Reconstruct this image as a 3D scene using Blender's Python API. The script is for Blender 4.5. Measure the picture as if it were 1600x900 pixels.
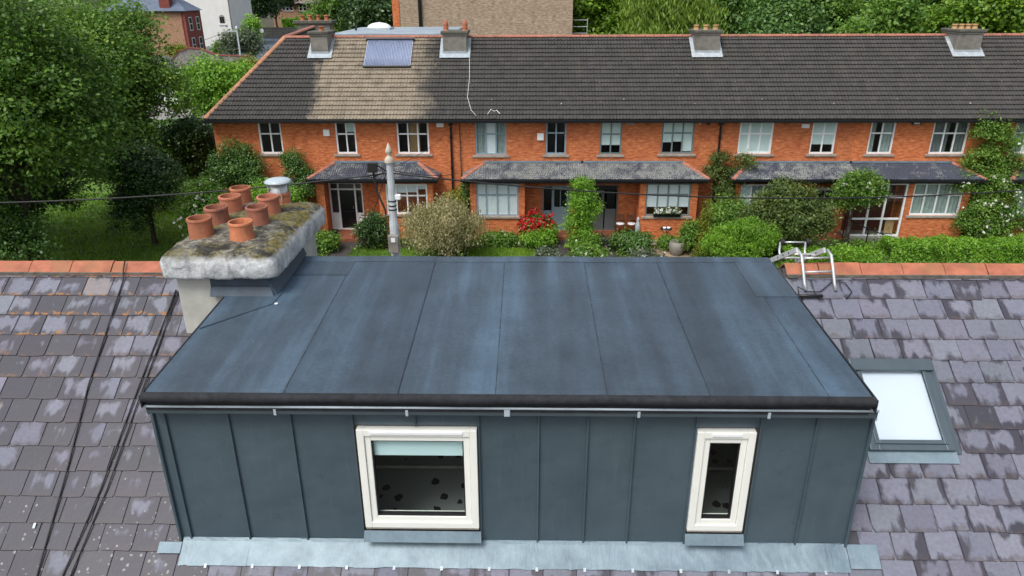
import bpy, math, random
import numpy as np
from mathutils import Vector, Matrix
R = math.radians
for o in list(bpy.data.objects): bpy.data.objects.remove(o)
scene = bpy.context.scene
C = scene.collection

# ------------------------------------------------------------------ camera, sky, sun, exposure
PITCH, YAW, ROLL, FPX = R(22.64), R(1.2), R(0.25), 1109.0
CAM = Vector((0, 0, 10.8))
fw = Vector((0, math.cos(PITCH), -math.sin(PITCH))); rt = Vector((1, 0, 0)); dn = fw.cross(rt)
rz = Matrix.Rotation(YAW, 3, 'Z')
fw, rt, dn = rz @ fw, rz @ rt, rz @ dn
rt, dn = rt * math.cos(ROLL) + dn * math.sin(ROLL), dn * math.cos(ROLL) - rt * math.sin(ROLL)
cam_data = bpy.data.cameras.new('camera'); cam = bpy.data.objects.new('camera', cam_data); C.objects.link(cam)
cam_data.sensor_width = 36; cam_data.lens = 36 * FPX / 1600; cam_data.clip_start = 0.1; cam_data.clip_end = 4000
m = Matrix((rt, -dn, -fw)).transposed().to_4x4(); m.translation = CAM; cam.matrix_world = m
scene.camera = cam

SUN_EL, SUN_AZ = R(58), R(215)          # azimuth clockwise from +Y: behind the viewer, to the left
world = bpy.data.worlds.new('World'); scene.world = world; world.use_nodes = True
nt = world.node_tree; nt.nodes.clear()
sky = nt.nodes.new('ShaderNodeTexSky'); sky.sky_type = 'NISHITA'; sky.sun_disc = False
sky.sun_elevation = SUN_EL; sky.sun_rotation = SUN_AZ; sky.dust_density = 4.0; sky.air_density = 1.0
hs = nt.nodes.new('ShaderNodeHueSaturation'); hs.inputs['Saturation'].default_value = 0.42
bg = nt.nodes.new('ShaderNodeBackground'); bg.inputs['Strength'].default_value = 0.13
wo = nt.nodes.new('ShaderNodeOutputWorld')
nt.links.new(sky.outputs[0], hs.inputs['Color']); nt.links.new(hs.outputs[0], bg.inputs[0]); nt.links.new(bg.outputs[0], wo.inputs[0])
sd = bpy.data.lights.new('sun', 'SUN'); sd.energy = 1.5; sd.angle = R(25); sd.color = (1, 0.975, 0.94)
sun = bpy.data.objects.new('sun', sd); C.objects.link(sun)
sdir = Vector((math.sin(SUN_AZ) * math.cos(SUN_EL), math.cos(SUN_AZ) * math.cos(SUN_EL), math.sin(SUN_EL)))
sun.rotation_euler = sdir.to_track_quat('Z', 'Y').to_euler(); sun.location = (0, 0, 40)
scene.view_settings.view_transform = 'Standard'; scene.view_settings.look = 'None'
scene.view_settings.exposure = 0.5; scene.view_settings.gamma = 1
scene.view_settings.use_curve_mapping = False
scene.cycles.max_bounces = 6; scene.cycles.diffuse_bounces = 3; scene.cycles.glossy_bounces = 2; scene.cycles.transmission_bounces = 4; scene.cycles.transparent_max_bounces = 8

def pixray(x, y): return fw + rt * ((x - 800) / FPX) + dn * ((y - 450) / FPX)
def on_ground(x, y, z=0.0):             # survey: where the photo's ray meets the level z
    d = pixray(x, y); return CAM + d * ((z - CAM.z) / d.z)
def at_depth(x, y, Y):                  # survey: the same at a known distance
    d = pixray(x, y); return CAM + d * (Y / d.y)
def in_frame(p, pad=0):
    v = Vector(p) - CAM; k = v.dot(fw)
    if k <= 0: return False
    x = 800 + FPX * v.dot(rt) / k; y = 450 + FPX * v.dot(dn) / k
    return -pad < x < 1600 + pad and -pad < y < 900 + pad

# ------------------------------------------------------------------ mesh helpers
class MB:
    def __init__(s): s.v = []; s.f = []; s.uv = None
    def quad(s, a, b, c, d):
        i = len(s.v); s.v += [tuple(a), tuple(b), tuple(c), tuple(d)]; s.f.append((i, i+1, i+2, i+3)); return s
    def poly(s, pts):
        i = len(s.v); s.v += [tuple(p) for p in pts]; s.f.append(tuple(range(i, i+len(pts)))); return s
    def box(s, x0, x1, y0, y1, z0, z1):
        i = len(s.v)
        s.v += [(x0,y0,z0),(x1,y0,z0),(x1,y1,z0),(x0,y1,z0),(x0,y0,z1),(x1,y0,z1),(x1,y1,z1),(x0,y1,z1)]
        s.f += [(i,i+3,i+2,i+1),(i+4,i+5,i+6,i+7),(i,i+1,i+5,i+4),(i+1,i+2,i+6,i+5),(i+2,i+3,i+7,i+6),(i+3,i,i+4,i+7)]; return s
    def hexa(s, b, t):                  # four bottom points, four top points
        i = len(s.v); s.v += [tuple(p) for p in b] + [tuple(p) for p in t]
        s.f += [(i,i+3,i+2,i+1),(i+4,i+5,i+6,i+7),(i,i+1,i+5,i+4),(i+1,i+2,i+6,i+5),(i+2,i+3,i+7,i+6),(i+3,i,i+4,i+7)]; return s
    def slab(s, a, b, c, d, t):         # a quad thickened by t along its normal
        a, b, c, d = map(Vector, (a, b, c, d)); n = (b-a).cross(d-a).normalized() * t
        return s.hexa((a, b, c, d), (a+n, b+n, c+n, d+n))
    def tube(s, pts, r, seg=8, cap=True):
        pts = [Vector(p) for p in pts]; n = len(pts); rr = r if isinstance(r, (list, tuple)) else [r]*n
        base = len(s.v)
        for k, p in enumerate(pts):
            t = (pts[min(k+1, n-1)] - pts[max(k-1, 0)]).normalized()
            u = t.cross(Vector((0.13, 0.21, 1)) if abs(t.z) < 0.95 else Vector((1, 0.1, 0))).normalized(); w = t.cross(u)
            for j in range(seg):
                a = 2*math.pi*j/seg; s.v.append(tuple(p + (u*math.cos(a) + w*math.sin(a))*rr[k]))
        for k in range(n-1):
            for j in range(seg):
                a = base+k*seg+j; b = base+k*seg+(j+1) % seg; s.f.append((a, b, b+seg, a+seg))
        if cap:
            s.f.append(tuple(base+j for j in reversed(range(seg)))); s.f.append(tuple(base+(n-1)*seg+j for j in range(seg)))
        return s
    def lathe(s, c, prof, seg=24):      # prof: (radius, z) pairs
        base = len(s.v)
        for r, z in prof:
            for j in range(seg):
                a = 2*math.pi*j/seg; s.v.append((c[0]+r*math.cos(a), c[1]+r*math.sin(a), c[2]+z))
        for k in range(len(prof)-1):
            for j in range(seg):
                a = base+k*seg+j; b = base+k*seg+(j+1) % seg; s.f.append((a, b, b+seg, a+seg))
        return s
    def build(s, name, mat, parent=None, smooth=False, bevel=0, loc=None):
        o0 = origin(parent) if parent else Vector(loc or (0, 0, 0))
        me = bpy.data.meshes.new(name)
        me.from_pydata([(v[0]-o0.x, v[1]-o0.y, v[2]-o0.z) for v in s.v], [], s.f); me.materials.append(mat)
        if smooth: me.polygons.foreach_set('use_smooth', [True]*len(me.polygons))
        me.update()
        o = bpy.data.objects.new(name, me); C.objects.link(o)
        if parent: o.parent = parent
        else: o.location = o0
        if bevel:
            b = o.modifiers.new('bevel', 'BEVEL'); b.width = bevel; b.segments = 2; b.limit_method = 'ANGLE'; b.angle_limit = R(40)
        return o
ORI = {}
def origin(o):
    while o.parent: o = o.parent
    return Vector(o.location)
def tag(o, label, cat, group=None, kind=None):
    o['label'] = label; o['category'] = cat
    if group: o['group'] = group
    if kind: o['kind'] = kind
    return o
def thing(name, loc, label, cat, group=None):
    o = bpy.data.objects.new(name, None); C.objects.link(o); o.location = loc; o.empty_display_size = 0.2
    return tag(o, label, cat, group)
def struct(o): o['kind'] = 'structure'; return o
def stuff(o): o['kind'] = 'stuff'; return o

# ------------------------------------------------------------------ materials
def new_mat(name):
    mt = bpy.data.materials.new(name); mt.use_nodes = True; t = mt.node_tree
    return mt, t, t.nodes['Principled BSDF']
def N(t, kind, **kw):
    n = t.nodes.new('ShaderNode' + kind)
    for k, v in kw.items():
        if k in n.inputs.keys(): n.inputs[k].default_value = v
        else: setattr(n, k, v)
    return n
def L(t, a, b): t.links.new(a, b)
def ramp(t, fac, stops):
    n = t.nodes.new('ShaderNodeValToRGB'); e = n.color_ramp.elements
    while len(e) < len(stops): e.new(0.5)
    for k, (p, c) in enumerate(stops): e[k].position = p; e[k].color = (*c, 1) if len(c) == 3 else c
    L(t, fac, n.inputs[0]); return n.outputs[0]
def mix(t, fac, a, b, mode='MIX'):
    n = t.nodes.new('ShaderNodeMix'); n.data_type = 'RGBA'; n.blend_type = mode
    for s, v in ((n.inputs[0], fac), (n.inputs[6], a), (n.inputs[7], b)):
        if hasattr(v, 'is_output'): L(t, v, s)
        elif isinstance(v, (int, float)): s.default_value = v
        else: s.default_value = (*v, 1)
    return n.outputs[2]
def math_(t, op, a, b=None, c=None, clamp=False):
    n = t.nodes.new('ShaderNodeMath'); n.operation = op; n.use_clamp = clamp
    for s, v in zip(n.inputs, (a, b, c)):
        if v is None: continue
        if hasattr(v, 'is_output'): L(t, v, s)
        else: s.default_value = v
    return n.outputs[0]
def coord(t, scale=(1, 1, 1), src='Object'):
    tc = t.nodes.new('ShaderNodeTexCoord'); mp = t.nodes.new('ShaderNodeMapping'); mp.inputs['Scale'].default_value = scale
    L(t, tc.outputs[src], mp.inputs[0]); return mp.outputs[0]
def noise(t, vec, scale, detail=4, rough=0.55):
    n = N(t, 'TexNoise', Scale=scale, Detail=detail, Roughness=rough); L(t, vec, n.inputs['Vector']); return n.outputs[0]
def bump(t, b, h, strength=0.3, dist=0.01):
    n = N(t, 'Bump', Strength=strength, Distance=dist); L(t, h, n.inputs['Height']); L(t, n.outputs[0], b.inputs['Normal'])

def plain(name, col, rough=0.6, var=0.12, scale=6, metal=0.0, bumps=0.15, dirt=None):
    mt, t, b = new_mat(name); v = coord(t); n = noise(t, v, scale, 6)
    lo = tuple(c*(1-var*2) for c in col); hi = tuple(min(1, c*(1+var*2)) for c in col)
    c = ramp(t, n, [(0.25, lo), (0.75, hi)])
    if dirt:
        n2 = noise(t, v, scale*0.35, 8, 0.7); f = ramp(t, n2, [(0.48, (0, 0, 0)), (0.7, (1, 1, 1))]); c = mix(t, f, c, dirt)
    L(t, c, b.inputs['Base Color']); b.inputs['Roughness'].default_value = rough; b.inputs['Metallic'].default_value = metal
    if bumps: bump(t, b, noise(t, v, scale*6, 4), bumps, 0.01)
    return mt

def brick_mat(name, c1, c2, mortar, bw=0.225, rh=0.075, stain=None, ms=0.008):
    mt, t, b = new_mat(name)
    tc = t.nodes.new('ShaderNodeTexCoord'); sx = t.nodes.new('ShaderNodeSeparateXYZ'); L(t, tc.outputs['Object'], sx.inputs[0])
    cb = t.nodes.new('ShaderNodeCombineXYZ'); L(t, math_(t, 'ADD', sx.outputs[0], sx.outputs[1]), cb.inputs[0]); L(t, sx.outputs[2], cb.inputs[1])
    br = N(t, 'TexBrick', Scale=1.0); br.inputs['Brick Width'].default_value = bw; br.inputs['Row Height'].default_value = rh
    br.inputs['Mortar Size'].default_value = ms; br.inputs['Mortar Smooth'].default_value = 0.2
    br.inputs['Color1'].default_value = (*c1, 1); br.inputs['Color2'].default_value = (*c2, 1); br.inputs['Mortar'].default_value = (*mortar, 1)
    L(t, cb.outputs[0], br.inputs['Vector'])
    n = noise(t, cb.outputs[0], 1.3, 6, 0.6); c = mix(t, math_(t, 'MULTIPLY', ramp(t, n, [(0.4, (0, 0, 0)), (0.75, (1, 1, 1))]), 0.5), br.outputs['Color'], stain or tuple(x*0.6 for x in c2))
    mp = N(t, 'Mapping'); mp.inputs['Scale'].default_value = (4.4, 13.3, 1); L(t, cb.outputs[0], mp.inputs[0])
    n2 = noise(t, mp.outputs[0], 0.9, 2); c = mix(t, 0.75, c, ramp(t, n2, [(0.28, (0.52, 0.45, 0.42)), (0.52, (1, 1, 1)), (0.74, (1.32, 1.6, 1.8))]), 'MULTIPLY')
    oi = N(t, 'ObjectInfo'); c = mix(t, 0.7, c, ramp(t, oi.outputs['Random'], [(0, (0.80, 0.84, 0.9)), (0.5, (1, 1, 1)), (1, (1.08, 1.08, 1.04))]), 'MULTIPLY')
    mps = N(t, 'Mapping'); mps.inputs['Scale'].default_value = (2.4, 0.35, 1); L(t, cb.outputs[0], mps.inputs[0]); sk_ = noise(t, mps.outputs[0], 1.0, 7, 0.7); c = mix(t, ramp(t, sk_, [(0.56, (0, 0, 0)), (0.74, (0.5, 0.5, 0.5))]), c, tuple(x*0.42 for x in c2))
    L(t, c, b.inputs['Base Color']); b.inputs['Roughness'].default_value = 0.85
    bump(t, b, math_(t, 'SUBTRACT', 1.0, br.outputs['Fac']), 0.6, 0.008)
    return mt

def leaf_mat(name, dark, light, trans=0.35, rough=0.5):
    mt, t, b = new_mat(name)
    at = N(t, 'Attribute', attribute_name='tint'); c = ramp(t, at.outputs['Fac'], [(0.0, dark), (0.6, tuple((x+y)/2 for x, y in zip(dark, light))), (1.0, light)])
    L(t, c, b.inputs['Base Color']); b.inputs['Roughness'].default_value = rough
    tr = N(t, 'BsdfTranslucent'); L(t, c, tr.inputs[0]); mx = N(t, 'MixShader'); mx.inputs[0].default_value = trans
    out = t.nodes['Material Output']; L(t, b.outputs[0], mx.inputs[1]); L(t, tr.outputs[0], mx.inputs[2]); L(t, mx.outputs[0], out.inputs[0])
    return mt

def glass_mat(name, tintc=(0.93, 0.96, 0.96), ior=1.5, boost=1.0):
    mt, t, b = new_mat(name); t.nodes.remove(b)
    tr = N(t, 'BsdfTransparent'); tr.inputs[0].default_value = (*tintc, 1)
    gl = N(t, 'BsdfGlossy', Roughness=0.03); fr = N(t, 'Fresnel', IOR=ior); mx = N(t, 'MixShader')
    ge = N(t, 'NewGeometry'); L(t, math_(t, 'MULTIPLY', math_(t, 'MULTIPLY', fr.outputs[0], boost, clamp=True), math_(t, 'SUBTRACT', 1.0, ge.outputs['Backfacing'])), mx.inputs[0]); L(t, tr.outputs[0], mx.inputs[1]); L(t, gl.outputs[0], mx.inputs[2])
    L(t, mx.outputs[0], t.nodes['Material Output'].inputs[0]); return mt

def slate_mat():
    mt, t, b = new_mat('wet slate')
    uv = N(t, 'UVMap'); s = N(t, 'SeparateXYZ'); L(t, uv.outputs[0], s.inputs[0])          # u across -0.15..0.15, v up from the tail 0..0.5
    oi = N(t, 'ObjectInfo'); tc = N(t, 'TexCoord')
    off = N(t, 'VectorMath', operation='ADD'); cb = N(t, 'CombineXYZ')
    L(t, math_(t, 'MULTIPLY', oi.outputs['Random'], 57.0), cb.inputs[0]); L(t, math_(t, 'MULTIPLY', oi.outputs['Random'], 91.0), cb.inputs[2])
    L(t, tc.outputs['Object'], off.inputs[0]); L(t, cb.outputs[0], off.inputs[1]); v = off.outputs[0]
    dry = N(t, 'Attribute', attribute_name='dry', attribute_type='OBJECT').outputs['Fac']
    lich = N(t, 'Attribute', attribute_name='lichen', attribute_type='OBJECT').outputs['Fac']
    spot = N(t, 'Attribute', attribute_name='spots', attribute_type='OBJECT').outputs['Fac']
    # dry patch: away from the joints, wobbling, split by damp streaks
    n1 = noise(t, v, 9, 5, 0.6); n2 = noise(t, v, 30, 4)
    rx_ = math_(t, 'MULTIPLY', math_(t, 'SUBTRACT', math_(t, 'FRACT', math_(t, 'MULTIPLY', oi.outputs['Random'], 31.7)), 0.5), 0.11); nl = noise(t, v, 4.5, 2)
    edge = math_(t, 'SUBTRACT', 0.152, math_(t, 'ABSOLUTE', math_(t, 'ADD', s.outputs[0], rx_)))
    vtail = math_(t, 'SUBTRACT', s.outputs[1], 0.012); vtop = math_(t, 'SUBTRACT', 0.27, s.outputs[1])
    d = math_(t, 'MINIMUM', math_(t, 'MULTIPLY', edge, 1.3), math_(t, 'MINIMUM', math_(t, 'MULTIPLY', vtail, 0.95), math_(t, 'MULTIPLY', vtop, 1.4)))
    d = math_(t, 'ADD', d, math_(t, 'MULTIPLY', math_(t, 'SUBTRACT', n2, 0.5), 0.045))
    mpd = N(t, 'Mapping'); mpd.inputs['Scale'].default_value = (9, 1.6, 1); mpd.inputs['Rotation'].default_value = (0, 0, -0.30); L(t, v, mpd.inputs[0])
    streak = noise(t, mpd.outputs[0], 1.3, 2)
    d = math_(t, 'ADD', d, math_(t, 'MULTIPLY', math_(t, 'SUBTRACT', streak, 0.5), 0.34))
    d = math_(t, 'ADD', d, math_(t, 'MULTIPLY', math_(t, 'SUBTRACT', nl, 0.5), 0.30))
    d = math_(t, 'ADD', d, math_(t, 'MULTIPLY', math_(t, 'SUBTRACT', dry, 0.62), 0.26))
    pale = math_(t, 'SMOOTH_MIN', 1.0, math_(t, 'MULTIPLY', math_(t, 'SUBTRACT', d, 0.012), 15.0), 0.1, clamp=True)
    damp = mix(t, oi.outputs['Random'], (0.049, 0.047, 0.061), (0.077, 0.071, 0.087)); damp = mix(t, math_(t, 'MULTIPLY', n1, 0.6), damp, (0.066, 0.067, 0.084), 'MIX')
    dryc = mix(t, math_(t, 'FRACT', math_(t, 'MULTIPLY', oi.outputs['Random'], 7.3)), (0.185, 0.198, 0.250), (0.255, 0.268, 0.325)); dryc = mix(t, math_(t, 'MULTIPLY', n1, 0.55), dryc, (0.135, 0.130, 0.155))
    tone = ramp(t, math_(t, 'FRACT', math_(t, 'MULTIPLY', oi.outputs['Random'], 19.3)), [(0, (0.90, 0.84, 0.87)), (0.35, (0.82, 0.83, 0.88)), (0.7, (0.95, 0.94, 0.95)), (1.0, (0.84, 0.89, 0.86))])
    damp = mix(t, 1.0, damp, tone, 'MULTIPLY'); dryc = mix(t, 1.0, dryc, tone, 'MULTIPLY')
    # a few slates with a rusty wash
    rusty = math_(t, 'GREATER_THAN', math_(t, 'FRACT', math_(t, 'MULTIPLY', oi.outputs['Random'], 13.7)), 0.975)
    dryc = mix(t, math_(t, 'MULTIPLY', rusty, math_(t, 'MULTIPLY', streak, 1.0)), dryc, (0.27, 0.215, 0.17))
    c = mix(t, math_(t, 'MULTIPLY', pale, math_(t, 'ADD', 0.50, math_(t, 'MULTIPLY', n2, 0.75)), clamp=True), damp, dryc)
    # moss and lichen along the tails
    tm = math_(t, 'SUBTRACT', math_(t, 'ADD', 0.042, math_(t, 'MULTIPLY', math_(t, 'SUBTRACT', n1, 0.5), 0.22)), s.outputs[1])
    tm = math_(t, 'MULTIPLY', tm, 60.0, clamp=True)
    c = mix(t, math_(t, 'MULTIPLY', tm, 0.35), c, (0.070, 0.062, 0.060))
    lm = math_(t, 'MULTIPLY', math_(t, 'MULTIPLY', tm, math_(t, 'MULTIPLY', math_(t, 'SUBTRACT', noise(t, v, 13, 5), 0.50), 14.0, clamp=True)), lich, clamp=True)
    c = mix(t, math_(t, 'MULTIPLY', lm, 0.85), c, ramp(t, n2, [(0.3, (0.17, 0.09, 0.04)), (0.65, (0.40, 0.18, 0.05))]))
    vo = N(t, 'TexVoronoi', Scale=17.0); L(t, v, vo.inputs['Vector'])
    sm = math_(t, 'MULTIPLY', math_(t, 'LESS_THAN', math_(t, 'ADD', vo.outputs['Distance'], math_(t, 'MULTIPLY', n2, 0.35)), math_(t, 'ADD', 0.23, math_(t, 'MULTIPLY', spot, 0.22))), math_(t, 'GREATER_THAN', math_(t, 'ADD', noise(t, v, 6, 2), math_(t, 'MULTIPLY', spot, 0.16)), 0.66))
    c = mix(t, math_(t, 'MULTIPLY', sm, 0.6), c, (0.36, 0.35, 0.33))
    L(t, c, b.inputs['Base Color'])
    L(t, math_(t, 'ADD', 0.45, math_(t, 'MULTIPLY', pale, 0.15)), b.inputs['Roughness']); b.inputs['Specular IOR Level'].default_value = 0.3
    bump(t, b, math_(t, 'ADD', n2, math_(t, 'MULTIPLY', n1, 1.5)), 0.25, 0.006)
    return mt

def felt_mat():
    mt, t, b = new_mat('mineral felt'); tc = N(t, 'TexCoord'); v = tc.outputs['Object']
    oi = N(t, 'ObjectInfo')
    mp = N(t, 'Mapping'); mp.inputs['Scale'].default_value = (2.6, 0.22, 1); L(t, v, mp.inputs[0])
    st = noise(t, mp.outputs[0], 1.0, 4, 0.55)
    c = ramp(t, st, [(0.30, (0.030, 0.044, 0.059)), (0.50, (0.043, 0.066, 0.092)), (0.70, (0.072, 0.120, 0.175))])
    n = noise(t, v, 2.2, 9, 0.72); c = mix(t, 0.85, c, ramp(t, n, [(0.3, (0.72, 0.72, 0.72)), (0.7, (1.22, 1.22, 1.2))]), 'MULTIPLY')
    n4 = noise(t, v, 28, 6, 0.75); c = mix(t, 0.7, c, ramp(t, n4, [(0.3, (0.74, 0.74, 0.74)), (0.7, (1.26, 1.26, 1.26))]), 'MULTIPLY')
    mp2 = N(t, 'Mapping'); mp2.inputs['Scale'].default_value = (2.6, 13, 1); L(t, v, mp2.inputs[0])
    n3 = noise(t, mp2.outputs[0], 2.6, 9, 0.78); c = mix(t, ramp(t, n3, [(0.66, (0, 0, 0)), (0.74, (0.45, 0.45, 0.45))]), c, (0.17, 0.20, 0.22))
    vo = N(t, 'TexVoronoi', Scale=2.3); L(t, v, vo.inputs['Vector']); c = mix(t, math_(t, 'LESS_THAN', math_(t, 'ADD', vo.outputs['Distance'], math_(t, 'MULTIPLY', n4, 0.03)), 0.028), c, (0.22, 0.23, 0.23))
    g = noise(t, v, 260, 2); c = mix(t, 0.5, c, ramp(t, g, [(0.3, (0.6, 0.6, 0.6)), (0.7, (1.4, 1.4, 1.4))]), 'MULTIPLY')
    c = mix(t, 0.8, c, ramp(t, oi.outputs['Random'], [(0, (0.8, 0.8, 0.8)), (1, (1.15, 1.15, 1.15))]), 'MULTIPLY')
    L(t, c, b.inputs['Base Color']); L(t, math_(t, 'ADD', 0.42, math_(t, 'MULTIPLY', n, 0.3)), b.inputs['Roughness'])
    bump(t, b, math_(t, 'ADD', g, math_(t, 'MULTIPLY', noise(t, v, 7, 4), 1.5)), 0.35, 0.006)
    return mt

def zinc_mat():
    mt, t, b = new_mat('pre-weathered zinc'); tc = N(t, 'TexCoord'); v = tc.outputs['Object']; oi = N(t, 'ObjectInfo')
    n = noise(t, v, 1.4, 5, 0.6); c = ramp(t, n, [(0.3, (0.082, 0.120, 0.145)), (0.7, (0.112, 0.158, 0.188))])
    mp = N(t, 'Mapping'); mp.inputs['Scale'].default_value = (14, 14, 0.8); L(t, v, mp.inputs[0])
    s = noise(t, mp.outputs[0], 1.5, 6, 0.7); c = mix(t, ramp(t, s, [(0.55, (0, 0, 0)), (0.8, (0.5, 0.5, 0.5))]), c, (0.15, 0.20, 0.215))
    gr = noise(t, v, 9, 8, 0.75); c = mix(t, ramp(t, gr, [(0.58, (0, 0, 0)), (0.75, (0.45, 0.45, 0.45))]), c, (0.045, 0.065, 0.072))
    c = mix(t, 0.5, c, ramp(t, oi.outputs['Random'], [(0, (0.88, 0.9, 0.92)), (1, (1.1, 1.1, 1.08))]), 'MULTIPLY')
    L(t, c, b.inputs['Base Color']); b.inputs['Metallic'].default_value = 0.4; b.inputs['Roughness'].default_value = 0.42
    bump(t, b, math_(t, 'ADD', noise(t, v, 2.6, 2), math_(t, 'MULTIPLY', noise(t, v, 60, 3), 0.04)), 0.45, 0.04)
    return mt

def lead_mat(name, a, c2, e):
    mt, t, b = new_mat(name); v = coord(t); oi = N(t, 'ObjectInfo')
    n = noise(t, v, 3.5, 8, 0.7); c = ramp(t, n, [(0.30, a), (0.52, c2), (0.75, e)])
    mp = N(t, 'Mapping'); mp.inputs['Scale'].default_value = (16, 3, 3); L(t, v, mp.inputs[0])
    n2 = noise(t, mp.outputs[0], 2, 5, 0.7); c = mix(t, ramp(t, n2, [(0.60, (0, 0, 0)), (0.75, (0.4, 0.4, 0.4))]), c, tuple(min(1, x*1.2) for x in e))
    c = mix(t, 0.7, c, ramp(t, oi.outputs['Random'], [(0, (0.75, 0.8, 0.85)), (1, (1.12, 1.1, 1.08))]), 'MULTIPLY')
    L(t, c, b.inputs['Base Color']); b.inputs['Roughness'].default_value = 0.5; b.inputs['Metallic'].default_value = 0.2
    bump(t, b, math_(t, 'ADD', n, n2), 0.3, 0.01); return mt

def tile_mat(name, xa=None, xb=None):
    # grey-brown concrete tiles blackened by growth; xa..xb (house-local) is the stretch washed by the solar panel and chimney run-off
    mt, t, b = new_mat(name); tc = N(t, 'TexCoord'); v = tc.outputs['Object']; s = N(t, 'SeparateXYZ'); L(t, v, s.inputs[0])
    n = noise(t, v, 22, 4, 0.7); n1 = noise(t, v, 1.1, 5, 0.6)
    blk = ramp(t, n, [(0.3, (0.018, 0.018, 0.018)), (0.55, (0.048, 0.047, 0.046)), (0.75, (0.105, 0.10, 0.094))])
    blk = mix(t, math_(t, 'MULTIPLY', n1, 0.5), blk, (0.075, 0.068, 0.056))
    mpt = N(t, 'Mapping'); mpt.inputs['Scale'].default_value = (3.3, 3.4, 0.0); L(t, v, mpt.inputs[0]); wn = N(t, 'TexWhiteNoise'); sn = N(t, 'VectorMath', operation='FLOOR'); L(t, mpt.outputs[0], sn.inputs[0]); L(t, sn.outputs[0], wn.inputs['Vector'])
    blk = mix(t, 0.45, blk, ramp(t, wn.outputs['Value'], [(0, (0.68, 0.68, 0.68)), (0.8, (1.1, 1.1, 1.1)), (1, (1.5, 1.45, 1.4))]), 'MULTIPLY')
    blk = mix(t, ramp(t, noise(t, v, 0.55, 6, 0.7), [(0.52, (0, 0, 0)), (0.7, (0.4, 0.4, 0.4))]), blk, (0.075, 0.070, 0.052))
    c = blk
    if xa is not None:
        tan = ramp(t, n, [(0.25, (0.12, 0.10, 0.075)), (0.5, (0.25, 0.21, 0.155)), (0.75, (0.35, 0.30, 0.23))]); tan = mix(t, 0.7, tan, ramp(t, wn.outputs['Value'], [(0, (0.75, 0.75, 0.75)), (1, (1.2, 1.2, 1.2))]), 'MULTIPLY')
        tan = mix(t, ramp(t, noise(t, v, 1.6, 8, 0.75), [(0.55, (0, 0, 0)), (0.7, (0.8, 0.8, 0.8))]), tan, (0.085, 0.072, 0.055))
        w = math_(t, 'MULTIPLY', math_(t, 'SUBTRACT', noise(t, v, 0.7, 8, 0.72), 0.5), 3.0)
        xs = math_(t, 'ADD', s.outputs[0], w)
        f = math_(t, 'MULTIPLY', math_(t, 'MULTIPLY', math_(t, 'SUBTRACT', xs, xa), 2.2, clamp=True), math_(t, 'MULTIPLY', math_(t, 'SUBTRACT', xb, xs), 1.1, clamp=True))
        c = mix(t, f, blk, tan)
    vo = N(t, 'TexVoronoi', Scale=1.6); L(t, v, vo.inputs['Vector'])
    c = mix(t, math_(t, 'LESS_THAN', vo.outputs['Distance'], 0.06), c, (0.35, 0.35, 0.3))
    L(t, c, b.inputs['Base Color']); b.inputs['Roughness'].default_value = 0.8; bump(t, b, n, 0.4, 0.01); return mt

def porch_slate_mat(name, frost):
    mt, t, b = new_mat(name); v = coord(t); n = noise(t, v, 2.0, 8, 0.75); n2 = noise(t, v, 16, 4)
    c = ramp(t, n2, [(0.3, (0.035, 0.042, 0.06)), (0.7, (0.085, 0.098, 0.13))])
    c = mix(t, ramp(t, n, [(0.62-frost*0.3, (0, 0, 0)), (0.72-frost*0.22, (0.85, 0.85, 0.85))]), c, ramp(t, n2, [(0.4, (0.17, 0.185, 0.175)), (0.6, (0.33, 0.34, 0.32))]))
    c = mix(t, ramp(t, noise(t, v, 1.3, 4), [(0.56, (0, 0, 0)), (0.72, (0.6, 0.6, 0.6))]), c, (0.045, 0.05, 0.035))
    L(t, c, b.inputs['Base Color']); b.inputs['Roughness'].default_value = 0.5; return mt

def cap_mat():
    mt, t, b = new_mat('weathered render'); tc = N(t, 'TexCoord'); v = tc.outputs['Object']
    g = N(t, 'NewGeometry'); s = N(t, 'SeparateXYZ'); L(t, g.outputs['Normal'], s.inputs[0])
    n = noise(t, v, 5, 9, 0.7); n2 = noise(t, v, 2.2, 6, 0.65); n3 = noise(t, v, 24, 5)
    c = ramp(t, n, [(0.3, (0.21, 0.215, 0.215)), (0.48, (0.46, 0.48, 0.485)), (0.7, (0.68, 0.70, 0.71))])
    up = math_(t, 'MULTIPLY', math_(t, 'SUBTRACT', s.outputs[2], 0.35), 2.2, clamp=True)           # growth settles on the level top
    top = ramp(t, n3, [(0.35, (0.045, 0.042, 0.03)), (0.5, (0.14, 0.125, 0.09)), (0.68, (0.30, 0.28, 0.23))])
    moss = mix(t, ramp(t, n2, [(0.46, (0, 0, 0)), (0.56, (1, 1, 1))]), top, ramp(t, n3, [(0.4, (0.07, 0.06, 0.012)), (0.7, (0.20, 0.165, 0.035))]))
    blk = mix(t, ramp(t, noise(t, v, 3.6, 6, 0.7), [(0.50, (0, 0, 0)), (0.58, (1, 1, 1))]), moss, (0.018, 0.017, 0.013))
    c = mix(t, math_(t, 'MULTIPLY', up, ramp(t, n, [(0.25, (0.6, 0.6, 0.6)), (0.5, (1, 1, 1))])), c, blk)
    mp = N(t, 'Mapping'); mp.inputs['Scale'].default_value = (9, 9, 1.2); L(t, v, mp.inputs[0])
    stk = noise(t, mp.outputs[0], 1.0, 6, 0.7); c = mix(t, ramp(t, stk, [(0.52, (0, 0, 0)), (0.72, (0.75, 0.75, 0.75))]), c, (0.10, 0.105, 0.105))
    L(t, c, b.inputs['Base Color']); b.inputs['Roughness'].default_value = 0.9
    bump(t, b, math_(t, 'ADD', n, math_(t, 'MULTIPLY', n3, 0.6)), 0.7, 0.03); return mt

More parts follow.
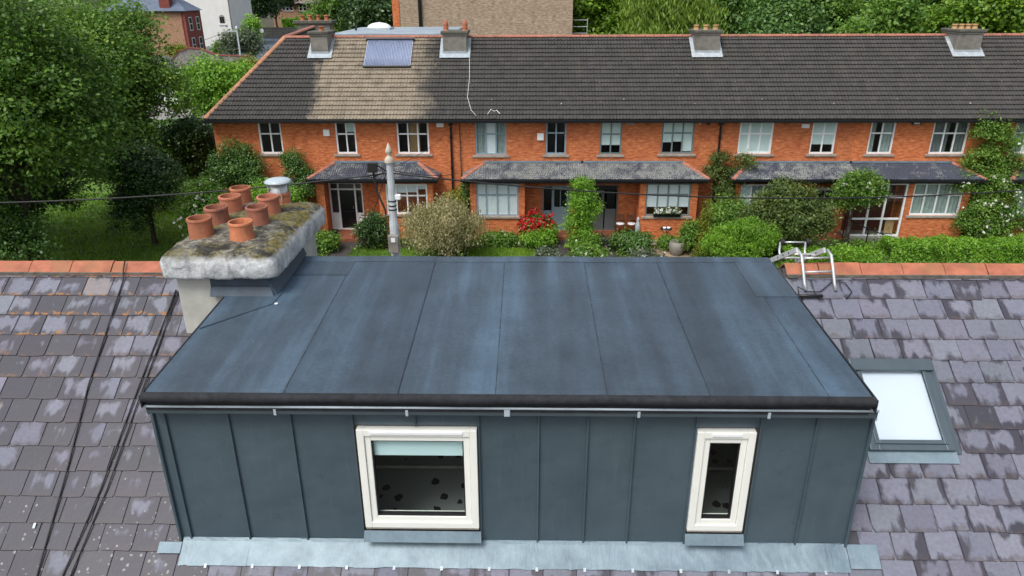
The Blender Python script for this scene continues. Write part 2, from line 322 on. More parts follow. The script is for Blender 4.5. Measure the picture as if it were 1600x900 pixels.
def pot_mat(name, base, soot):
    mt, t, b = new_mat(name); tc = N(t, 'TexCoord'); v = tc.outputs['Object']; oi = N(t, 'ObjectInfo')
    n = noise(t, v, 5, 7, 0.65); c = ramp(t, n, [(0.3, tuple(x*0.62 for x in base)), (0.55, base), (0.75, tuple(x*1.3 for x in base))])
    c = mix(t, 0.8, c, ramp(t, oi.outputs['Random'], [(0, (0.68, 0.70, 0.74)), (0.5, (1, 1, 1)), (1, (1.22, 1.2, 1.1))]), 'MULTIPLY')
    mp = N(t, 'Mapping'); mp.inputs['Scale'].default_value = (8, 8, 1.5); L(t, v, mp.inputs[0])
    st = noise(t, mp.outputs[0], 1.5, 6, 0.7); c = mix(t, ramp(t, st, [(0.52, (0, 0, 0)), (0.72, (soot, soot, soot))]), c, (0.075, 0.05, 0.04))
    c = mix(t, ramp(t, noise(t, v, 26, 5, 0.7), [(0.62, (0, 0, 0)), (0.72, (0.6, 0.6, 0.6))]), c, (0.34, 0.28, 0.22))
    L(t, c, b.inputs['Base Color']); b.inputs['Roughness'].default_value = 0.85; bump(t, b, n, 0.3, 0.01); return mt

def print_mat():                        # wallpaper with dark round flower heads on stems, seen through the dormer window
    mt, t, b = new_mat('flower print'); v = coord(t); vo = N(t, 'TexVoronoi', Scale=6.0); vo.inputs['Randomness'].default_value = 0.7
    L(t, v, vo.inputs['Vector']); d = math_(t, 'ADD', vo.outputs['Distance'], math_(t, 'MULTIPLY', noise(t, v, 14, 5, 0.7), 0.42))
    c = mix(t, math_(t, 'LESS_THAN', d, 0.46), (0.26, 0.28, 0.27), (0.012, 0.012, 0.012))
    L(t, c, b.inputs['Base Color']); b.inputs['Roughness'].default_value = 0.9; return mt

M_slate = slate_mat(); M_felt = felt_mat(); M_zinc = zinc_mat(); M_cap = cap_mat()
M_lead = lead_mat('lead sheet', (0.125, 0.175, 0.21), (0.185, 0.255, 0.295), (0.26, 0.335, 0.375))
M_leadw = lead_mat('pale lead', (0.30, 0.34, 0.37), (0.42, 0.47, 0.50), (0.55, 0.60, 0.63))
M_ridge = plain('clay ridge tile', (0.37, 0.125, 0.072), 0.8, 0.18, 7, dirt=(0.27, 0.14, 0.06))
M_ridge_far = plain('weathered clay ridge', (0.38, 0.15, 0.10), 0.85, 0.15, 5, dirt=(0.16, 0.10, 0.08))
M_pot = pot_mat('terracotta', (0.50, 0.175, 0.085), 0.3)
M_pot_b = pot_mat('sooty terracotta', (0.40, 0.145, 0.085), 0.6)
M_pot_buff = plain('buff clay pot', (0.52, 0.32, 0.15), 0.8, 0.1, 5)
M_soot = plain('soot', (0.012, 0.011, 0.011), 0.95)
M_render = plain('cream render', (0.50, 0.50, 0.455), 0.9, 0.1, 4, dirt=(0.36, 0.36, 0.32))
M_felt_edge = plain('black felt edge', (0.014, 0.016, 0.020), 0.85, 0.3, 14, bumps=0.5)
M_lap_line = plain('dark lap line', (0.024, 0.033, 0.044), 0.7, 0.3, 9)
M_gutter = plain('grey gutter', (0.40, 0.47, 0.52), 0.35, 0.06, 5)
M_upvc = plain('cream window frame', (0.84, 0.85, 0.79), 0.4, 0.02, 5, bumps=0)
M_white = plain('white plastic', (0.84, 0.86, 0.87), 0.4, 0.03, 5, bumps=0)
M_bluef = plain('blue-grey painted wood', (0.25, 0.345, 0.40), 0.5, 0.05, 5, bumps=0)
M_greyf = plain('sage grey painted wood', (0.165, 0.215, 0.21), 0.5, 0.05, 5, bumps=0)
M_greyd = plain('dark grey painted wood', (0.12, 0.14, 0.14), 0.5, 0.05, 5, bumps=0)
M_alu = plain('grey aluminium', (0.090, 0.120, 0.140), 0.4, 0.05, 5, 0.4, bumps=0)
M_ladder = plain('ladder aluminium', (0.55, 0.57, 0.57), 0.35, 0.06, 8, 0.5, bumps=0)
M_blk = plain('black plastic', (0.014, 0.014, 0.015), 0.45, 0.1, 5, bumps=0)
M_cable = plain('black cable', (0.012, 0.012, 0.013), 0.6, 0.1, 5, bumps=0)
M_blackgl = plain('black gloss paint', (0.008, 0.009, 0.011), 0.25, 0.1, 5, bumps=0)
M_conc = plain('concrete sill', (0.33, 0.31, 0.27), 0.85, 0.1, 6, dirt=(0.2, 0.19, 0.17))
M_stackfar = plain('cement chimney', (0.215, 0.205, 0.18), 0.9, 0.12, 4, dirt=(0.11, 0.105, 0.085))
M_capfar = plain('mossy cement cap', (0.10, 0.10, 0.08), 0.95, 0.25, 8)
M_brick = brick_mat('orange red brick', (0.69, 0.195, 0.055), (0.55, 0.130, 0.038), (0.57, 0.26, 0.12), stain=(0.42, 0.090, 0.034))
M_brick_d = brick_mat('recessed red brick', (0.45, 0.10, 0.035), (0.33, 0.062, 0.025), (0.38, 0.17, 0.10))
M_tan = brick_mat('buff stock brick', (0.47, 0.35, 0.235), (0.36, 0.245, 0.155), (0.44, 0.39, 0.31), stain=(0.28, 0.20, 0.13))
M_tanf = brick_mat('far buff brick', (0.42, 0.24, 0.135), (0.36, 0.19, 0.10), (0.38, 0.26, 0.17))
M_redf = brick_mat('far red brick', (0.26, 0.055, 0.04), (0.22, 0.04, 0.03), (0.25, 0.1, 0.08))
M_whitew = plain('white rendered wall', (0.70, 0.695, 0.66), 0.85, 0.04, 0.6)
M_stone = plain('rubble stone', (0.22, 0.205, 0.18), 0.9, 0.3, 3, dirt=(0.12, 0.115, 0.1))
M_glass = glass_mat('window glass'); M_glass_rf = glass_mat('rooflight glass', (0.92, 0.95, 0.97), 1.6, 1.6)
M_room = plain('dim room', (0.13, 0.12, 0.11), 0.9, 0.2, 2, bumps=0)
M_blind = plain('pale blind', (0.66, 0.76, 0.73), 0.8, 0.04, 2, bumps=0)
M_blindw = plain('white blind', (0.78, 0.81, 0.84), 0.8, 0.02, 2, bumps=0)
M_blindg = plain('aqua roller blind', (0.70, 0.88, 0.88), 0.8, 0.03, 2, bumps=0)
M_curt = plain('grey green curtain', (0.34, 0.40, 0.375), 0.9, 0.1, 6, bumps=0)
M_curtd = plain('dark net curtain', (0.15, 0.175, 0.17), 0.9, 0.1, 6, bumps=0)
M_tile = tile_mat('blackened roof tiles'); M_porch = porch_slate_mat('frosted porch slates', 0.75); M_porch_b = porch_slate_mat('blue porch slates', 0.25)
M_grass = plain('lawn', (0.095, 0.19, 0.024), 0.95, 0.35, 2.5, dirt=(0.075, 0.085, 0.02))
M_earth = plain('garden earth', (0.055, 0.045, 0.03), 0.95, 0.3, 3, dirt=(0.045, 0.075, 0.02))
M_asph = plain('asphalt', (0.052, 0.055, 0.06), 0.75, 0.2, 2)
M_asphb = plain('wet blue asphalt', (0.10, 0.125, 0.155), 0.5, 0.15, 0.3)
M_pave = plain('concrete paving', (0.24, 0.235, 0.22), 0.85, 0.15, 2)
M_path = plain('dark garden path', (0.050, 0.043, 0.040), 0.85, 0.2, 4)
M_gravel = plain('tan patio', (0.32, 0.235, 0.15), 0.9, 0.2, 9)
M_redstep = plain('red tiled step', (0.25, 0.075, 0.04), 0.6, 0.15, 5)
M_bark = plain('bark', (0.040, 0.032, 0.024), 0.95, 0.35, 9, bumps=0.5)
M_pole = plain('galvanised pole', (0.50, 0.55, 0.57), 0.55, 0.08, 5, dirt=(0.38, 0.41, 0.42))
M_finial = plain('cream finial', (0.48, 0.43, 0.34), 0.7, 0.1, 6)
M_wood = plain('brown wood', (0.12, 0.045, 0.022), 0.6, 0.2, 8)
M_flowerw = leaf_mat('white petals', (0.62, 0.62, 0.56), (0.82, 0.82, 0.78), 0.2)
M_flowerr = leaf_mat('red petals', (0.38, 0.004, 0.008), (0.62, 0.015, 0.02), 0.2)
M_flowerp = leaf_mat('pink petals', (0.40, 0.17, 0.22), (0.55, 0.32, 0.36), 0.2)
LF = {
 'maple': leaf_mat('maple leaves', (0.046, 0.124, 0.014), (0.198, 0.367, 0.040)),
 'dark': leaf_mat('dark evergreen leaves', (0.019, 0.058, 0.013), (0.078, 0.155, 0.029), 0.15, 0.35),
 'ivy': leaf_mat('ivy leaves', (0.040, 0.114, 0.022), (0.152, 0.277, 0.047), 0.2, 0.4),
 'bright': leaf_mat('bright green leaves', (0.112, 0.274, 0.020), (0.303, 0.546, 0.044)),
 'mid': leaf_mat('mid green leaves', (0.069, 0.181, 0.022), (0.251, 0.407, 0.055)),
 'olive': leaf_mat('olive leaves', (0.055, 0.105, 0.018), (0.19, 0.25, 0.055)),
 'straw': leaf_mat('straw and green leaves', (0.20, 0.215, 0.065), (0.62, 0.54, 0.31), 0.35),
 'yellow': leaf_mat('golden leaves', (0.10, 0.15, 0.012), (0.34, 0.36, 0.03)),
 'willow': leaf_mat('willow leaves', (0.120, 0.226, 0.026), (0.316, 0.460, 0.062)),
 'wood': leaf_mat('woodland leaves', (0.042, 0.120, 0.016), (0.196, 0.353, 0.046)),
 'woodb': leaf_mat('fresh woodland leaves', (0.090, 0.206, 0.016), (0.317, 0.515, 0.047)),
 'grey': leaf_mat('grey green leaves', (0.08, 0.115, 0.06), (0.20, 0.25, 0.15)),
 'grass': leaf_mat('grass blades', (0.088, 0.202, 0.018), (0.321, 0.522, 0.044)),
}
# ------------------------------------------------------------------ foliage
def cloud_mesh(name, cen, nrm, size, tint, mat, parent=None, aspect=0.62, droop=0.0, loc=None, rng=None):
    """one leaf-shaped face at every point: cen (n,3), nrm (n,3) directions, size (n,), tint (n,)"""
    n = len(cen); o0 = np.array(origin(parent) if parent else (loc or (0, 0, 0)))
    a = rng.normal(size=(n, 3)); nrm = nrm/(np.linalg.norm(nrm, axis=1, keepdims=True)+1e-9)
    u = np.cross(nrm, a); u /= np.linalg.norm(u, axis=1, keepdims=True)+1e-9
    if droop:
        u = u*(1-droop) + np.array([0, 0, -1.0])*droop; u /= np.linalg.norm(u, axis=1, keepdims=True)+1e-9
    w = np.cross(nrm, u); w /= np.linalg.norm(w, axis=1, keepdims=True)+1e-9
    s = size[:, None]*0.5
    v = np.empty((n, 4, 3)); v[:, 0] = cen-u*s; v[:, 1] = cen+w*s*aspect+nrm*s*0.22; v[:, 2] = cen+u*s*1.1; v[:, 3] = cen-w*s*aspect+nrm*s*0.22
    v -= o0
    me = bpy.data.meshes.new(name); me.vertices.add(4*n); me.vertices.foreach_set('co', v.ravel().astype(np.float32))
    me.loops.add(4*n); me.loops.foreach_set('vertex_index', np.arange(4*n, dtype=np.int32))
    me.polygons.add(n); me.polygons.foreach_set('loop_start', np.arange(0, 4*n, 4, dtype=np.int32)); me.polygons.foreach_set('loop_total', np.full(n, 4, np.int32))
    at = me.attributes.new('tint', 'FLOAT', 'FACE'); at.data.foreach_set('value', np.clip(tint, 0, 1).astype(np.float32))
    me.materials.append(mat); me.update(); me.validate()
    o = bpy.data.objects.new(name, me); C.objects.link(o)
    if parent: o.parent = parent
    else: o.location = o0
    return o
def unit(rng, n):
    a = rng.normal(size=(n, 3)); return a/np.linalg.norm(a, axis=1, keepdims=True)
def lobes_cloud(rng, lobes, nclump, per, clump_r, leaf, flat=0.6):
    """lobes: (x,y,z,rx,ry,rz); leaf clumps sit on and just under each lobe's skin"""
    P, Nn, S, T = [], [], [], []
    vol = np.array([l[3]*l[4]+l[4]*l[5]+l[3]*l[5] for l in lobes]); share = vol/vol.sum()
    for l, sh in zip(lobes, share):
        k = max(3, int(nclump*sh)); d = unit(rng, k); d[:, 2] = np.where(d[:, 2] < -0.5, -d[:, 2]*0.6, d[:, 2])
        rad = rng.uniform(0.55, 1.08, k)[:, None]
        c = np.array(l[:3]) + d*np.array(l[3:])*rad
        tl = rng.uniform(-0.14, 0.14)
        for i in range(k):
            m = max(4, int(per*rng.uniform(0.6, 1.4))); q = rng.normal(size=(m, 3))*clump_r*np.array([1, 1, flat])*rng.uniform(0.7, 1.2)
            P.append(c[i]+q); nn = unit(rng, m)*0.8 + d[i]*0.5 + np.array([0, 0, 0.6]); Nn.append(nn)
            S.append(leaf*rng.uniform(0.6, 1.35, m)); T.append(np.clip(rng.normal(0.45, 0.17, m)+rng.normal(0, 0.18)+tl, 0, 1))
    return np.concatenate(P), np.concatenate(Nn), np.concatenate(S), np.concatenate(T)
def tree(name, base, height, crown, leafkey, label, cat='tree', group=None, seed=1, nl=14, nclump=420, per=34, clump_r=0.42, leaf=0.17, trunk_r=0.22, crown_lo=0.3, droop=0.0, aspect=0.62, rough=1.0, flat=0.6):
    rng = np.random.default_rng(seed); rx, ry = crown
    t = thing(name, base, label, cat, group); b = np.array(base)
    zc = height*(1+crown_lo)/2; rz_ = height*(1-crown_lo)/2
    lob = []
    for i in range(nl):
        d = unit(rng, 1)[0]; f = rng.uniform(0.35, 0.72)
        c = b + np.array([d[0]*rx*f, d[1]*ry*f, zc+d[2]*rz_*f]); r = rng.uniform(0.30, 0.52)*rough
        lob.append((*c, rx*r, ry*r, max(0.3, rz_*r*0.85)))
    lob.append((b[0], b[1], b[2]+zc, rx*0.6, ry*0.6, rz_*0.7))
    mb = MB(); top = b+np.array([0, 0, height*0.72])
    ax = [b + (top-b)*k + np.array([rng.normal(0, 0.02)*height*k, rng.normal(0, 0.02)*height*k, 0]) for k in (0, 0.08, 0.25, 0.5, 0.75, 1)]
    mb.tube(ax, [trunk_r*1.35, trunk_r, trunk_r*0.85, trunk_r*0.6, trunk_r*0.35, trunk_r*0.12], 8)
    for l in lob:
        k = rng.uniform(0.28, 0.7); s = b + (top-b)*k; e = np.array(l[:3]); mid = (s+e)/2 + np.array([0, 0, -0.05*height*0.3])
        mb.tube([s, mid, e, e+(e-mid)*0.4], [trunk_r*0.36, trunk_r*0.24, trunk_r*0.12, trunk_r*0.04], 6)
    mb.build('trunk', M_bark, t, smooth=True)
    P, Nn, S, T = lobes_cloud(rng, lob, nclump, per, clump_r, leaf, flat)
    keep = P[:, 2] > b[2]+0.05
    cloud_mesh('crown', P[keep], Nn[keep], S[keep], T[keep], LF[leafkey], t, aspect, droop, rng=rng)
    return t
def shrub(name, base, size, leafkey, label, cat='shrub', group=None, seed=1, nl=7, nclump=110, per=26, clump_r=0.14, leaf=0.085, flowers=None, droop=0.0, shape='dome', stem=True, aspect=0.62, flat=0.8):
    """size: half width x, half depth y, height; flowers: (material, how many, petal size)"""
    rng = np.random.default_rng(seed); b = np.array(base); rx, ry, h = size
    t = thing(name, base, label, cat, group)
    lob = []
    for i in range(nl):
        if shape == 'column': c = b+np.array([rng.normal(0, .12)*rx, rng.normal(0, .12)*ry, h*(0.12+0.78*i/(nl-1))]); k = (1.0 if i < nl*0.75 else 0.72); lob.append((*c, rx*k*rng.uniform(.8, 1), ry*k*rng.uniform(.8, 1), h/nl*1.1))
        elif shape == 'cone': f = i/(nl-1); c = b+np.array([0, 0, h*(0.08+0.86*f)]); lob.append((*c, rx*(1.02-0.88*f), ry*(1.02-0.88*f), h/nl*1.0))
        else:
            d = unit(rng, 1)[0]; c = b+np.array([d[0]*rx*0.52, d[1]*ry*0.52, h*(0.48+abs(d[2])*0.24 - 0.1*(i % 2))]); r = rng.uniform(0.40, 0.6); lob.append((*c, rx*r, ry*r, h*r*0.62))
    if shape == 'dome': lob.append((*(b+np.array([0, 0, h*0.38])), rx*0.72, ry*0.72, h*0.36))
    if stem:
        mb = MB()
        for l in lob: mb.tube([b+np.array([0, 0, -0.03]), (b+np.array(l[:3]))/2+np.array([0, 0, 0.02]), l[:3]], [0.03, 0.022, 0.008], 5)
        mb.build('stem', M_bark, t)
    P, Nn, S, T = lobes_cloud(rng, lob, nclump, per, clump_r, leaf, flat); keep = P[:, 2] > b[2]+0.01
    P, Nn, S, T = P[keep], Nn[keep], S[keep], T[keep]
    cloud_mesh('foliage', P, Nn, S, T, LF[leafkey], t, aspect, droop, rng=rng)
    if flowers:
        fm, k, ps = flowers; idx = rng.choice(len(P), k*3); c0 = b+np.array([0, 0, h*0.4]); out = P[idx]-c0
        sc = (out/np.array([rx, ry, h*0.5])); order = np.argsort(-np.linalg.norm(sc, axis=1) + 0.6*(out[:, 1] > 0))[:k]; q = P[idx][order]
        q = q + out[order]/(np.linalg.norm(out[order], axis=1, keepdims=True)+1e-6)*0.05
        PP = np.repeat(q, 5, 0)+rng.normal(size=(5*k, 3))*ps*0.28; NN = unit(rng, 5*k)+np.array([0, -0.5, 0.8])
        stuff(cloud_mesh('blossom', PP, NN, ps*rng.uniform(.6, 1.1, 5*k), rng.uniform(0, 1, 5*k), fm, t, 0.9, rng=rng))
    return t
def hedge(name, pts, width, height, leafkey, label, seed=1, dens=900, leaf=0.07, group=None):
    """pts: ground line; a clipped body of leaves with wandering faces"""
    rng = np.random.default_rng(seed); t = thing(name, pts[0], label, 'hedge', group)
    P, Nn, T = [], [], []; mb = MB()
    for a, b in zip(pts[:-1], pts[1:]):
        a, b = np.array(a), np.array(b); ln = np.linalg.norm(b-a); d = (b-a)/ln; s = np.array([-d[1], d[0], 0])
        n = int(ln*(height*2+width)*dens); u = rng.uniform(-0.1, ln+0.1, n); peri = rng.uniform(0, 2*height+width, n)
        x = np.where(peri < height, -width/2, np.where(peri < height+width, peri-height-width/2, width/2)); z = np.where(peri < height, peri, np.where(peri < height+width, height, 2*height+width-peri))
        wob = 0.06*np.sin(u*2.1+z*3)+0.05*np.sin(u*5.3+1)+0.03*np.sin(u*11+z*7); dirn = np.where((peri < height)[:, None], -s, np.where((peri < height+width)[:, None], np.array([0, 0, 1.0]), s))
        p = a+d*u[:, None]+s*x[:, None]+np.array([0, 0, 1.0])*z[:, None]+dirn*(wob+rng.normal(-0.03, 0.05, n))[:, None]
        P.append(p); Nn.append(dirn*0.6+unit(rng, n)+np.array([0, 0, 0.3])); T.append(np.clip(rng.normal(0.45, 0.18, n)+wob*1.5, 0, 1))
        for k in np.arange(0.2, ln, 0.45): q = a+d*k; mb.tube([q, q+np.array([rng.normal(0, .05), 0, height*0.5]), q+np.array([rng.normal(0, .1), 0, height*0.88])], [0.025, 0.02, 0.008], 5)
    stuff(mb.build('stems', M_bark, t))
    P = np.concatenate(P); Nn = np.concatenate(Nn); T = np.concatenate(T); k = P[:, 2] > 0.01
    cloud_mesh('foliage', P[k], Nn[k], leaf*rng.uniform(.6, 1.4, k.sum()), T[k], LF[leafkey], t, rng=rng); return t

# ------------------------------------------------------------------ the ground, road and paths
def sheet(name, x0, x1, y0, y1, z, mat, kerb=None):
    mb = MB()
    if kerb: mb.box(x0, x1, y0, y1, z-kerb, z)
    else: mb.quad((x0, y0, z), (x1, y0, z), (x1, y1, z), (x0, y1, z))
    return struct(mb.build(name, mat))
sheet('ground', -1500, 1500, -300, 3000, 0, M_earth)
sheet('road', -220, 220, 17.6, 24.0, 0.004, M_asph)
sheet('pavement', -220, 220, 15.4, 17.6, 0.12, M_pave, 0.12)
sheet('pavement', -220, 220, 24.0, 25.8, 0.12, M_pave, 0.12)
sheet('lawn', -34, -14.2, 25.9, 46, 0.008, M_grass)
sheet('lawn', -2.6, 0.9, 26.2, 30.6, 0.008, M_grass)
sheet('lawn', -7.9, -3.5, 26.2, 30.4, 0.008, M_grass)
sheet('lawn', 9.2, 24, 26.0, 31.0, 0.008, M_grass)
g0, g1 = on_ground(875, 402), on_ground(870, 368)
sheet('path', g0.x-0.35, g0.x+0.42, 25.9, 31.75, 0.012, M_path)
g0 = on_ground(948, 400); sheet('path', g0.x-0.28, g0.x+0.32, 25.9, 31.75, 0.012, M_path)
g0 = on_ground(520, 400); sheet('path', -8.75, -7.75, 25.9, 31.6, 0.012, M_path)
sheet('patio', 4.6, 7.6, 28.0, 31.85, 0.012, M_gravel)
sheet('porch_step', 0.0, 5.2, 31.75, 32.78, 0.15, M_redstep, 0.15)
sheet('porch_step', -9.3, -6.85, 31.4, 32.78, 0.15, M_redstep, 0.15)
sheet('porch_step', 12.2, 14.9, 31.9, 32.78, 0.15, M_redstep, 0.15)
mb = MB(); a, b_, c_, d_ = on_ground(330, 104), on_ground(600, 104), on_ground(520, 47), on_ground(400, 47)
mb.quad((-58, 96, 0.006), (-18, 96, 0.006), (-30, 215, 0.006), (-92, 215, 0.006)); struct(mb.build('road', M_asphb))
mb = MB(); mb.quad((-66, 60, 0.005), (-20, 60, 0.005), (-20, 95.5, 0.005), (-66, 95.5, 0.005)); struct(mb.build('parking_court', M_pave))

def grass_blades(name, x0, x1, y0, y1, n, seed, label, h=0.12):
    rng = np.random.default_rng(seed); P = np.stack([rng.uniform(x0, x1, n), rng.uniform(y0, y1, n), rng.uniform(0.01, h*0.6, n)], 1)
    Nn = np.stack([rng.normal(size=n), rng.normal(size=n), rng.normal(size=n)*0.3], 1)
    tn = 0.5+0.22*np.sin(P[:, 0]*1.3+np.sin(P[:, 1]*0.9)*2)+rng.normal(0, 0.12, n)
    o = cloud_mesh(name, P, Nn, h*rng.uniform(.6, 1.5, n), tn, LF['grass'], None, 0.25, 0.75, rng=rng)
    tag(o, label, 'grass', kind='stuff')
grass_blades('grass', -33, -14.3, 27, 40, 22000, 3, 'mown grass under the big trees at the left', 0.16)
grass_blades('grass', -2.6, 0.85, 27.6, 30.6, 6000, 4, 'small green front lawn beside the dark path', 0.10)
grass_blades('grass', -7.9, -3.5, 27.6, 30.4, 5000, 5, 'thin yellowing lawn round the utility pole', 0.10)

# ------------------------------------------------------------------ the near house with the slate roof, dormer and chimney
PT = R(36); SY, SZ = math.cos(PT), math.sin(PT)
RY, RZ = 7.6, 7.903
def rp(x, v, h=0.0): return Vector((x, RY - v*SY - h*SZ, RZ - v*SZ + h*SY))      # a point v down the slope, h off it
near = thing('slate_roofed_house', (0, RY, 0), 'near house with purple slate roof, flat felt dormer and mossy chimney', 'house')
XL, XR, VE = -10.0, 10.0, 5.4
DX0, DX1, DY = -3.18, 2.91, 5.125
vD = (RY-DY)/SY
deckmat = plain('roof underlay', (0.02, 0.02, 0.022), 0.9)
mb = MB()
for x0, x1, v0, v1 in ((XL, DX0+0.03, 0, VE), (DX1-0.03, XR, 0, VE), (DX0+0.03, DX1-0.03, vD+0.02, VE)):
    mb.quad(rp(x0, v1, -0.02), rp(x1, v1, -0.02), rp(x1, v0, -0.02), rp(x0, v0, -0.02))
slope = mb.build('roof_slope', deckmat, near)
mb = MB().quad((XL, RY, RZ-0.02), (XR, RY, RZ-0.02), (XR, RY+VE*SY, RZ-0.02-VE*SZ), (XL, RY+VE*SY, RZ-0.02-VE*SZ)); mb.build('street_slope', M_slate, near)
ye = RY-VE*SY+0.35; zw = RZ-VE*SZ+0.12
MB().box(XL+0.1, XR-0.1, ye, RY+VE*SY-0.35, 0, zw).build('wall', M_render, near)

rng = random.Random(7)
def slate_mesh(k):
    r = random.Random(100+k); w, t, l = 0.1475, 0.008, 0.5
    def j(a): return r.uniform(-a, a)
    ch = r.choice((0, 0, 0.012, 0.02)) if k else 0
    # outline seen from above: x across, y up-slope from the tail
    pts = [(-w+ch, 0+j(.003)), (-w*0.3, j(.0035)), (w*0.35, j(.0035)), (w-r.choice((0, 0, .014)), j(.003)), (w+j(.002), 0.02+abs(j(.006))), (w+j(.002), l), (-w+j(.002), l), (-w+j(.002), 0.02+ch)]
    n = len(pts); vs = [(x, y, 0) for x, y in pts] + [(x*0.985, y+(0.003 if y < 0.1 else 0), t) for x, y in pts]
    fs = [tuple(reversed(range(n))), tuple(range(n, 2*n))] + [(i, (i+1) % n, n+(i+1) % n, n+i) for i in range(n)]
    me = bpy.data.meshes.new('slate'); me.from_pydata(vs, [], fs); me.materials.append(M_slate)
    uvl = me.uv_layers.new(name='UVMap')
    for lp in me.loops: co = me.vertices[lp.vertex_index].co; uvl.data[lp.index].uv = (co.x, co.y)
    return me
SM = [slate_mesh(k) for k in range(9)]
GA = 0.2485; rest_v, rest_f, rest_uv = [], [], []; nsl = 0; cand = []
ncol = int((XR-XL)/0.3035)
for k in range(21):
    tail = 0.185 + GA*k
    for i in range(ncol):
        x = XL+0.15 + (i + 0.5*(k % 2))*0.3035 + rng.uniform(-.004, .004)
        vis0 = max(0.0, tail-GA)
        if DX0-0.02 < x-0.15 and x+0.15 < DX1+0.02 and tail < vD+0.10: continue                # under the dormer
        if DX0 < x < DX1 and tail < vD+0.05: continue
        if -3.62 < x-0.12 and x+0.12 < -2.7 and tail < 1.15: continue                            # under the chimney
        if 3.41 < x-0.10 and x+0.10 < 4.10 and 1.20 < tail < 2.08: continue                      # under the rooflight
        cand.append((k, x, tail))
def slate_frame(x, tail):
    tilt = 0.036; ang = rng.gauss(0, 0.006)
    yv = (rp(0, 0)-rp(0, 1)); yv.normalize(); nv = Vector((0, -SZ, SY)); xv = Vector((1, 0, 0))
    y2 = (yv - nv*tilt).normalized(); n2 = xv.cross(y2).normalized()
    x2 = (xv*math.cos(ang)+y2*math.sin(ang)).normalized(); y2 = n2.cross(x2)
    mt = Matrix((x2, y2, n2)).transposed().to_4x4(); mt.translation = rp(x, tail+rng.gauss(0, .004), 0.018+rng.uniform(0, .003))
    if tail < 0.5: mt = mt @ Matrix.Diagonal((1, (tail-.03)/0.5, 1, 1))
    if DX0-.1 < x < DX1+.1 and vD < tail < vD+.55: mt = mt @ Matrix.Diagonal((1, max(.1, (tail-vD+.02)/0.5), 1, 1))
    return mt
framed = [c for c in cand if any(in_frame(rp(c[1]+dx, c[2]-dv), 0) for dx in (-.14, .14) for dv in (0.0, .24))]
def vis_key(c): return -(c[2])
framed = sorted(framed, key=vis_key)[:300]; fs_ = set(framed)
def slate_state(x, v):
    if x < -2.8:
        dry = 0.74-0.20*v + rng.gauss(0, .20); lich = 0.9 if v < 1.0 and x < -3.9 else (0.25 if v < 1.5 else 0.0); spots = max(0, (v-1.9)*0.55)
    elif x > 2.8: dry = 0.84 + rng.gauss(0, .10) - (0.25 if 3.6 < x < 5 and 1.6 < v < 2.3 else 0); lich = 0.08; spots = 0.05
    else: dry = 0.62+rng.gauss(0, .12); lich = 0.0; spots = 0.1
    return dry, lich, spots
for c in cand:
    k, x, tail = c; mt = slate_frame(x, tail); me = SM[rng.randrange(9)]
    if c in fs_:
        o = bpy.data.objects.new('slate', me); C.objects.link(o); o.parent = slope
        mt.translation -= Vector((0, RY, 0)); o.matrix_local = mt
        o['dry'], o['lichen'], o['spots'] = slate_state(x, tail)
    else:
        b0 = len(rest_v); rest_v += [tuple(mt @ v.co) for v in me.vertices]; rest_f += [tuple(b0+i for i in p.vertices) for p in me.polygons]
        for p in me.polygons: rest_uv += [(me.vertices[i].co.x, me.vertices[i].co.y) for i in p.vertices]
mb = MB(); mb.v = rest_v; mb.f = rest_f; ro = mb.build('slates_out_of_view', M_slate, slope); stuff(ro); ro.name = 'slates'
uvl = ro.data.uv_layers.new(name='UVMap'); uvl.data.foreach_set('uv', [c for q in rest_uv for c in q])
ro['dry'] = 0.7; ro['lichen'] = 0.2; ro['spots'] = 0.1
for k, (px, py) in enumerate([(3.0, 2.5), (-4.6, 2.95)]):      # lead slips where slates were refixed
    p = rp(px, py, 0.034); MB().slab(rp(px-.012, py+.02, .032), rp(px+.012, py+.02, .032), rp(px+.012, py-.03, .034), rp(px-.012, py-.03, .034), .002).build('lead_tab', M_leadw, slope)
for k in range(14):
    px = -2.9+0.43*k; MB().slab(rp(px-.012, 3.30, .034), rp(px+.012, 3.30, .034), rp(px+.012, 3.265, .036), rp(px-.012, 3.265, .036), .002).build('lead_tab', M_leadw, slope)

# ridge: half-angle clay tiles bedded on mortar
mortar = plain('mortar', (0.13, 0.12, 0.10), 0.95, 0.25, 12)
def ridge_run(xs):
    mb = MB()
    x0, x1 = xs[0], xs[-1]
    mb.hexa((rp(x0, .17, .03), rp(x1, .17, .03), (x1, RY+.14, RZ-.1), (x0, RY+.14, RZ-.1)), (rp(x0, .15, .06), rp(x1, .15, .06), (x1, RY+.12, RZ-.06), (x0, RY+.12, RZ-.06)))
    rb = mb.build('ridge_bedding', mortar, near)
    for a, b in zip(xs[:-1], xs[1:]):
        a += 0.004; b -= 0.004; dz = rng.uniform(-.006, .006); dy = rng.uniform(-.005, .005); t = MB()
        prof = [(-0.150, -0.098), (-0.152, -0.080), (-0.035, 0.016), (0.0, 0.030), (0.035, 0.016), (0.152, -0.080), (0.150, -0.098), (0.02, 0.0), (-0.02, 0.0)]
        n = len(prof); base = len(t.v)
        for x, dd in ((a, 0), (b, rng.uniform(-.004, .004))): t.v += [(x, RY+dy+p, RZ+0.022+dz+dd+q) for p, q in prof]
        t.f = [tuple(range(n)), tuple(reversed(range(n, 2*n)))] + [(i, n+i, n+(i+1) % n, (i+1) % n) for i in range(n)]
        t.build('ridge_tile', M_ridge, rb, bevel=0.004)
ridge_run([-10.0 + 0.4775*i for i in range(12)] + [-4.145, -3.72]); ridge_run([2.93, 3.30] + [3.767+0.4685*i for i in range(13)])

